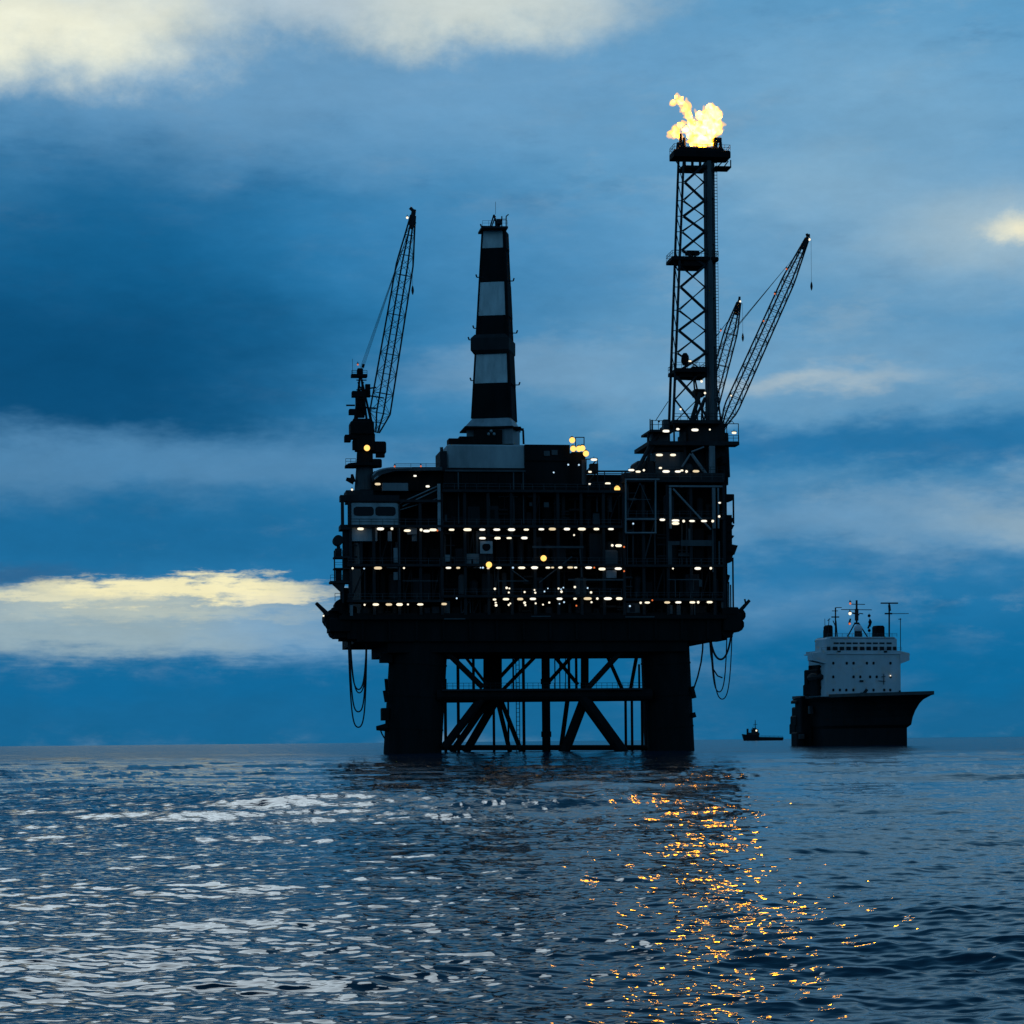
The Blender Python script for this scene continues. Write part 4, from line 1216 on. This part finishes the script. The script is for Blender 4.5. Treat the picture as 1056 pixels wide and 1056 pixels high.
def ped_back(e, base):
    y = 36.0
    mb = MB(); mb.tube(L(726, 498, y), L(726, 450, y), 1.9, 1.6, n=16); part(mb, 'pedestal', M['black'], e, base)
    mb = MB(); F.box(mb, 719, 732, 438, 452, y - 2, y + 3, c=.3); part(mb, 'machinery_house', M['black'], e, base)
    mb = MB()
    for s in (-1, 1): mb.tube(L(720, 440, y + s), L(714, 378, y + s * .5), .2, n=5); mb.tube(L(727, 440, y + s), L(714, 378, y + s * .5), .2, n=5)
    part(mb, 'gantry', M['dark'], e, base)
crane('shorter pedestal crane boom half hidden behind the flare tower', (726, 498), 36.0, (727, 442), (762, 312), -4, (2.7, 2.2), (2.8, 2.2), (714, 379), (766, 344), 16,
      [('bulb', 763.3, 310.8), ('red', 743.3, 341)], ped_back, [((-2.8, 0), (.4, 0), .55, .4), ((.2, 0), (1.3, .2), .3, .25), ((-2.6, -.6), (-1.8, .6), .3, .3)])

# ------------------------------------------------------------------ hanging hoses
def hose(a, low, b, yl, label, side, r=.15, k=4.0):
    base = L(*a, yl)
    p, q = L(*a, yl), L(*b, yl); z = L(*low, yl).z
    pts = []
    fl = (low[0] - a[0]) / max(1e-3, (b[0] - a[0]))
    for t in np.linspace(0, 1, 33):
        s = 2 * t - 1
        c = (math.cosh(k * s) - 1) / (math.cosh(k) - 1)
        x = p.x + (q.x - p.x) * t
        zt = p.z if s < 0 else q.z
        pts.append((x, yl, z + (zt - z) * c))
    mb = MB(); mb.path(pts, r, 6)
    o = mb.build('hanging_hose', M['hose'], None, base)
    o.location = F.W(base); o.rotation_euler = (0, 0, F.th)
    tag(o, label, 'hose', 'hoses hanging under the ' + side + ' end of the platform')
hose((360.5, 655), (369, 711), (378, 655), 4.0, 'shortest of the hose loops hanging under the left end of the platform', 'left')
hose((361.3, 655), (370, 714.5), (378.6, 655), 5.2, 'second shortest hose loop hanging under the left end of the platform', 'left', .13)
hose((360, 655), (371, 734), (377.6, 655), 6.4, 'second longest hose loop hanging under the left end of the platform', 'left', .15, 5)
hose((359, 655), (368, 750), (378.3, 655), 7.4, 'longest hose loop hanging lowest under the left end of the platform', 'left', .15, 5)
hose((731.8, 655), (743, 680), (754, 655), 4.0, 'shallowest hose loop hanging under the right end of the platform', 'right', .22, 2.4)
hose((732.5, 655), (741.5, 713.5), (749.6, 655), 5.2, 'middle hose loop hanging under the right end of the platform', 'right', .13, 4)
hose((733.5, 655), (743.5, 721), (754.8, 655), 6.4, 'deepest hose loop hanging under the right end of the platform', 'right', .12, 4)
for pts_, lab, r in ((((725, 655), (724.6, 670), (723, 683), (719.5, 698), (714.8, 712)), 'straight loose hose end drooping beside the right leg of the platform', .17),
                     (((731.5, 655), (733, 675), (735.5, 690), (740, 697), (745, 699)), 'short hose curling to a free end under the right end of the platform', .15)):
    b0 = L(*pts_[0], 4.6)
    mb = MB(); mb.path([L(*p, 4.6) for p in pts_], r, 6); o = mb.build('hanging_hose', M['hose'], None, b0)
    o.location = F.W(b0); o.rotation_euler = (0, 0, F.th); tag(o, lab, 'hose', 'hoses hanging under the right end of the platform')

# ------------------------------------------------------------------ large ship
SY = 760.0
G = Frame((887 - CX) * SY / FPX, SY, R(16.8))
kx = SY / FPX
def sthing(name, label, cat, loc): return tag(empty(name, G.W(loc), G.th), label, cat)
ship = sthing('support_ship', 'large ship with black hull and pale tiered superstructure right of the oil platform', 'ship', (0, 0, 0))
def hull():
    st = [-24.5, -20, -10, 0, 8, 15, 21, 28, 34, 39, 44, 48, 51]
    bd = [12.4, 13.0, 13.5, 13.5, 13.4, 12.8, 11.6, 9.4, 7.4, 5.4, 3.3, 1.7, .05]
    sw = [-25, -20, -12, -4, 2, 8, 13, 18, 22, 26, 29, 31, 33]
    bw = [9.6, 10.4, 10.8, 10.9, 10.6, 9.6, 8.2, 6.4, 5.0, 3.5, 2.0, 1.1, .05]
    zf = [(-3, 0), (0, 0), (4, .0), (5.3, .0), (6.2, .16), (8.5, .22), (10.5, .32), (12.5, .47), (13.7, .62), (14.5, .82), (15.3, 1)]
    mb = MB()
    for sgn in (-1, 1):
        vs = []; n = len(st)
        for z, w in zf:
            for i in range(n):
                s = sw[i] + (st[i] - sw[i]) * w; b = bw[i] + (bd[i] - bw[i]) * w
                vs.append((sgn * b, -s, z))
        fs = []
        for j in range(len(zf) - 1):
            for i in range(n - 1):
                f = (j * n + i, j * n + i + 1, (j + 1) * n + i + 1, (j + 1) * n + i)
                fs.append(f if sgn > 0 else f[::-1])
        mb.add(vs, fs)
        mb.add([(0, -st[i], 15.3) for i in range(n)] + [(sgn * bd[i], -st[i], 15.3) for i in range(n)],
               [((i, i + 1, n + i + 1, n + i) if sgn < 0 else (n + i, n + i + 1, i + 1, i)) for i in range(n - 1)])
        k = len(zf)
        mb.add([(0, -(sw[0] + (st[0] - sw[0]) * w), z) for z, w in zf] + [(sgn * (bw[0] + (bd[0] - bw[0]) * w), -(sw[0] + (st[0] - sw[0]) * w), z) for z, w in zf],
               [((i, k + i, k + i + 1, i + 1) if sgn > 0 else (i + 1, k + i + 1, k + i, i)) for i in range(k - 1)])
    h = mb.build('hull', M['ship_hull'], ship)
    # bulwark band along the deck edge
    mb = MB()
    for sgn in (-1, 1):
        for i in range(len(st) - 1):
            p = (sgn * (bd[i] + .06), -st[i]); q = (sgn * (bd[i + 1] + .06), -st[i + 1])
            ip = (sgn * max(.0, bd[i] - .25), -st[i]); iq = (sgn * max(.0, bd[i + 1] - .25), -st[i + 1])
            mb.hexa([(*p, 15.0), (*q, 15.0), (*iq, 15.0), (*ip, 15.0)], [(*p, 16.0), (*q, 16.0), (*iq, 16.0), (*ip, 16.0)])
    mb.build('bulwark', M['ship_grey'], ship)
hull()
yF = -6.5
def sbox(mb, a, b, c, d, y0, y1, ch=0, mi=0): return G.box(mb, a, b, c, d, y0, y1, mi, ch)
mb = MB(); x0, x1, z0, z1 = sbox(mb, 850.5, 929.5, 673.5, 718, yF, 6, .25)
sup = mb.build('superstructure', M['ship_white'], ship)
mb = MB(); sbox(mb, 846.5, 931.5, 673.4, 674.6, yF - .3, 6.2, .1)
# bridge wings with sloped ends
for (a, b, s) in ((837.5, 852, -1), (928, 937.5, 1)):
    p0 = G.L(a if s < 0 else b, 673.5, yF); p1 = G.L(b if s < 0 else a, 671.5, yF); p2 = G.L(b if s < 0 else a, 684.5, yF); p3 = G.L(a if s < 0 else b, 681, yF)
    poly = [(p0.x, p0.z), (p1.x, p1.z), (p2.x, p2.z), (p3.x, p3.z)]
    if s > 0: pass
    else: poly = poly[::-1]
    mb.prism(poly, yF - .3, yF + 3.5)
brw = mb.build('bridge_wing', M['ship_white'], ship)
mb = MB(); x0, x1, z0, z1 = sbox(mb, 853, 926, 657.5, 673.5, yF + .8, 4, .5)
sbox(mb, 847, 930, 671, 673.6, yF - .2, 5.2); sbox(mb, 857, 923, 656.6, 658, yF + .6, 4.4)
brg = mb.build('bridge', M['ship_white'], ship)
for x in (218, 275, 337, 398, 458, 520, 580, 640, 700, 765, 816):
    w = 4.6 if 230 < x < 800 else 3.4
    mb = MB(); px = 830 + x / 8.8; sbox(mb, px - w / 2, px + w / 2, 666.8, 670.6, yF + .72, yF + .95); mb.build('bridge_window', M['glass'], brg)
for x in (285, 340, 400, 458, 520, 582, 640, 700, 765):
    mb = MB(); px = 830 + x / 8.8; sbox(mb, px - 2.6, px + 2.6, 662.5, 664.1, yF + .72, yF + .95); mb.build('upper_window', M['glass'], brg)
for row, xs in ((683.9, (258, 380, 442, 563, 623, 777)), (698, (258, 442, 503, 592, 652, 777)), (711.6, (258, 318, 376, 440, 623, 720, 775))):
    for x in xs:
        mb = MB(); px = 830 + x / 8.8; dz = 1.1 if row > 690 else .9
        xa, xb, za, zb = G.rect(px - 1.15, px + 1.15, row - 1.5, row + 1.5, yF)
        c = .18
        mb.prism([(xa + c, za), (xb - c, za), (xb, za + c), (xb, zb - c), (xb - c, zb), (xa + c, zb), (xa, zb - c), (xa, za + c)], yF - .06, yF + .1)
        mb.build('porthole', M['glass'], sup)
mb = MB()
for x in (258, 445, 592, 775): pass
mb.tube(G.L(911.5, 695, yF - .3), G.L(911.5, 706, yF - .3), .12, n=5); mb.tube(G.L(906, 702, yF - .3), G.L(913, 702.5, yF - .3), .1, n=5); mb.tube(G.L(909, 698, yF - .3), G.L(913, 697.5, yF - .3), .1, n=5)
sbox(mb, 887, 890.5, 701.3, 703.2, yF - .4, yF - .05); mb.tube(G.L(890.5, 716, yF - 2), G.L(894, 711, yF - 2), .5, n=6); sbox(mb, 890, 892, 714, 717.5, yF - 3, yF - 1)
mb.tube(G.L(928, 712, yF - .3), G.L(928.5, 718, yF - .3), .3, n=6)
sbox(mb, 864, 867, 671, 672.3, yF - .5, yF); sbox(mb, 912, 915, 671, 672.8, yF - .5, yF)
mb.build('deck_fitting', M['dark'], ship)
mb = MB(); mb.rail(G.L(853, 656.8, yF + .8), G.L(925, 656.8, yF + .8), 1.1, 1.6, .06); mb.rail(G.L(847, 671.2, yF), G.L(930, 671.2, yF), 1.0, 1.8, .05)
mb.build('handrail', M['ship_grey'], ship)
mb = MB(); sbox(mb, 854, 859.5, 644.5, 658, 0, 4, .5); mb.build('funnel', M['black'], ship)
mb = MB(); sbox(mb, 904.3, 913, 645, 658, 0, 4, .5); mb.build('funnel', M['black'], ship)
mb = MB(); mb.tube(G.L(885, 658, -2), G.L(885, 651, -2), 1.2, n=12, mi=1); mb.ball(G.L(885, 648.5, -2), 1.35, 12, 0)
mb.build('radar_dome', [M['ship_white'], M['dark']], ship, smooth=False)
def mast(segs, name='mast'):
    mb = MB()
    for a, b, r in segs: mb.tube(G.L(*a, -1), G.L(*b, -1), r, n=6)
    return mb.build(name, M['dark'], ship)
mast([((883.4, 643), (883.4, 619), .32), ((883.4, 640), (883.4, 628), .6), ((882, 642), (873.5, 657.5), .2), ((885, 642), (895, 657.5), .2), ((867.5, 628.6), (899, 628.9), .12), ((878, 623), (892, 623.3), .12), ((879, 632), (886, 634), .25), ((881, 643), (886, 643), .3), ((886, 632.5), (890, 633), .15)])
mast([((861.6, 658), (861.6, 626.5), .22), ((857.5, 636.3), (865.3, 636.3), .2), ((862, 626.5), (868, 626.5), .12), ((858, 630), (864, 630), .12), ((859, 640), (861.6, 646), .15), ((863.5, 658), (862, 640), .2)])
mast([((917, 658), (917, 622), .25), ((908.3, 622), (926, 622), .22), ((912.5, 632.8), (920, 632.8), .25), ((917, 632.8), (937, 632.8), .1), ((917, 624), (917.6, 630), .4)])
mast([((853.2, 662), (855, 638), .12), ((853.5, 640), (856, 638), .15)], 'whip_aerial'); mast([((849.5, 660), (849.5, 650), .2), ((851, 664), (850.6, 638), .08)], 'whip_aerial'); mast([((928.6, 671), (928.6, 637.5), .12), ((926.5, 638.5), (929.5, 638.5), .12)], 'whip_aerial')
mb = MB()
mb.ball(G.L(896.3, 635, -1), .5, 8); mb.ball(G.L(896.4, 650.2, -1), .5, 8); mb.lathe(G.L(897.3, 642, -1), [(.1, -1.4), (.65, .2), (.1, 1.2)], 8); mb.tube(G.L(896.3, 632, -1), G.L(896.5, 657, -1), .05, n=4)
mb.tube(G.L(895, 648, -1), G.L(898, 641, -1), .3, n=5)
mb.build('signal_shapes', M['black'], ship)
mb = MB(); mb.tube(G.L(875.4, 644, -1), G.L(877, 638, -1), .3, n=5); mb.build('signal_flag', M['dark'], ship)
for k, px, py in (('red', 876.8, 622.4), ('bulb', 876.6, 632.7), ('red', 876.2, 643.2)):
    o = lamp(k, px, py, -1.6, ship, (0, 0, 0), G); o.scale = (1.9,) * 3 if k == 'red' else (2.0,) * 3
o = lamp('bulb', 918.3, 696.8, yF - .4, ship, (0, 0, 0), G); o.scale = (.9,) * 3
# port... shaded side gear: lifeboat in davits and stern gear on the visible side
mb = MB()
c = G.L(842, 700, -1)
x0 = -14.6
prof = []
for i in range(13):
    t = i / 12; yy = -5.5 + 11 * t; w = 1.6 * math.sin(math.pi * min(1, max(0.04, t))) ** .5
    prof.append((yy, w))
vs = []; n = 10
for yy, w in prof:
    for k in range(n):
        a = 2 * math.pi * k / n; vs.append((x0 - .6 + w * math.cos(a), yy, 21.5 + w * 1.05 * math.sin(a)))
fs = [tuple(range(n))[::-1], tuple(range(12 * n, 13 * n))]
for i in range(12):
    for k in range(n): fs.append((i * n + k, i * n + (k + 1) % n, (i + 1) * n + (k + 1) % n, (i + 1) * n + k))
mb.add(vs, fs)
mb.build('lifeboat', M['dark'], ship)
mb = MB()
for yy in (-3.6, 3.6):
    mb.tube((-13.4, yy, 16), (-16.2, yy, 20), .3, n=6); mb.tube((-16.2, yy, 20), (-15.4, yy, 25), .28, n=6); mb.tube((-13.6, yy, 24), (-15.4, yy, 25), .28, n=6)
sbox(mb, 843, 851, 690, 717, yF + 3, 7, .3); sbox(mb, 836, 845, 700, 717, 4, 9, .4); sbox(mb, 846, 851, 685, 692, yF + 3, 6, .3); sbox(mb, 838.5, 843, 692, 701, 5, 8, .3); sbox(mb, 833, 837, 706, 717, 7, 11, .3)
mb.tube(G.L(833.5, 717, 6), G.L(832.3, 693, 6), .45, n=6); mb.tube(G.L(832.3, 694, 6), G.L(836, 699, 6), .4, n=6)
mb.build('davit', M['black'], ship)
mb = MB()
for (a, b, c, d, y) in ((821.5, 832, 722, 725.5, 14), (822.5, 829, 729, 740, 15), (820, 833, 746, 757, 16), (822, 835, 755, 774, 12), (826, 838, 718, 774, 12), (821, 826, 738, 748, 15)):
    sbox(mb, a, b, c, d, y, y + 5, .4)
mb.tube(G.L(822, 723, 15), G.L(827, 731, 15), .4, n=6); mb.tube(G.L(823, 726, 15), G.L(823, 748, 15), .25, n=6)
each(mb, 'stern_gear', M['ship_hull'], ship)
mb = MB(); sbox(mb, 835, 839, 728, 736, 8, 9.5, .2); sbox(mb, 824, 830, 757, 762, 11.4, 12, .2); each(mb, 'mooring_fitting', M['mid'], ship)

# ------------------------------------------------------------------ distant supply vessel
BY = 3400.0
H = Frame((786 - CX) * BY / FPX, BY, R(0))
bt = tag(empty('supply_vessel', H.W((0, 0, 0)), 0), 'small dark supply vessel far off on the horizon between platform and large ship', 'boat')
kb = BY / FPX
mb = MB()
def bx(px): return (px - 786) * kb
poly = [(bx(765.3), 9.5), (bx(766.5), 3), (bx(768), -2), (bx(806.5), -2), (bx(807.6), 3.0), (bx(807.4), 4.4), (bx(783), 5.2), (bx(782), 7.4), (bx(768), 9)]
mb.prism(poly, -6, 6)
for o_ in (mb,): pass
mb.build('hull', M['ship_hull'], bt)
mb = MB(); mb.bev(bx(771), bx(783), -5, 5, 7, 11.5, .8); mb.bev(bx(775), bx(782), -4, 4, 11.5, 16, .8); mb.bev(bx(770), bx(772), -1.5, 1.5, 8, 17, .3); mb.bev(bx(776), bx(780), -2, 2, 16, 18, .5)
mb.build('wheelhouse', M['dark'], bt)
mb = MB(); mb.tube((bx(779), 0, 16), (bx(779), 0, 29), .7, .4, n=6); mb.tube((bx(777), 0, 23), (bx(781), 0, 23), .35, n=5); mb.tube((bx(778), 0, 22), (bx(771), 0, 9), .2, n=4)
mb.build('mast', M['dark'], bt)
mb = MB(); mb.rail((bx(784), -5.8, 5), (bx(807), -5.8, 4.3), 2, 6, .2); mb.build('handrail', M['dark'], bt)
o = lamp('bulb', 780, 753.4, -5.6, bt, (0, 0, 0), H); o.scale = (5, 5, 5)

# ------------------------------------------------------------------ render settings
sc.render.engine = 'CYCLES'
sc.view_settings.view_transform = 'Standard'
sc.view_settings.look = 'None'
sc.view_settings.exposure = 0
sc.view_settings.gamma = 1
sc.cycles.max_bounces = 6
sc.cycles.diffuse_bounces = 2
sc.cycles.glossy_bounces = 3
sc.cycles.volume_bounces = 0
sc.cycles.caustics_reflective = False
sc.cycles.caustics_refractive = False
sc.cycles.sample_clamp_indirect = 12
sc.cycles.use_denoising = True
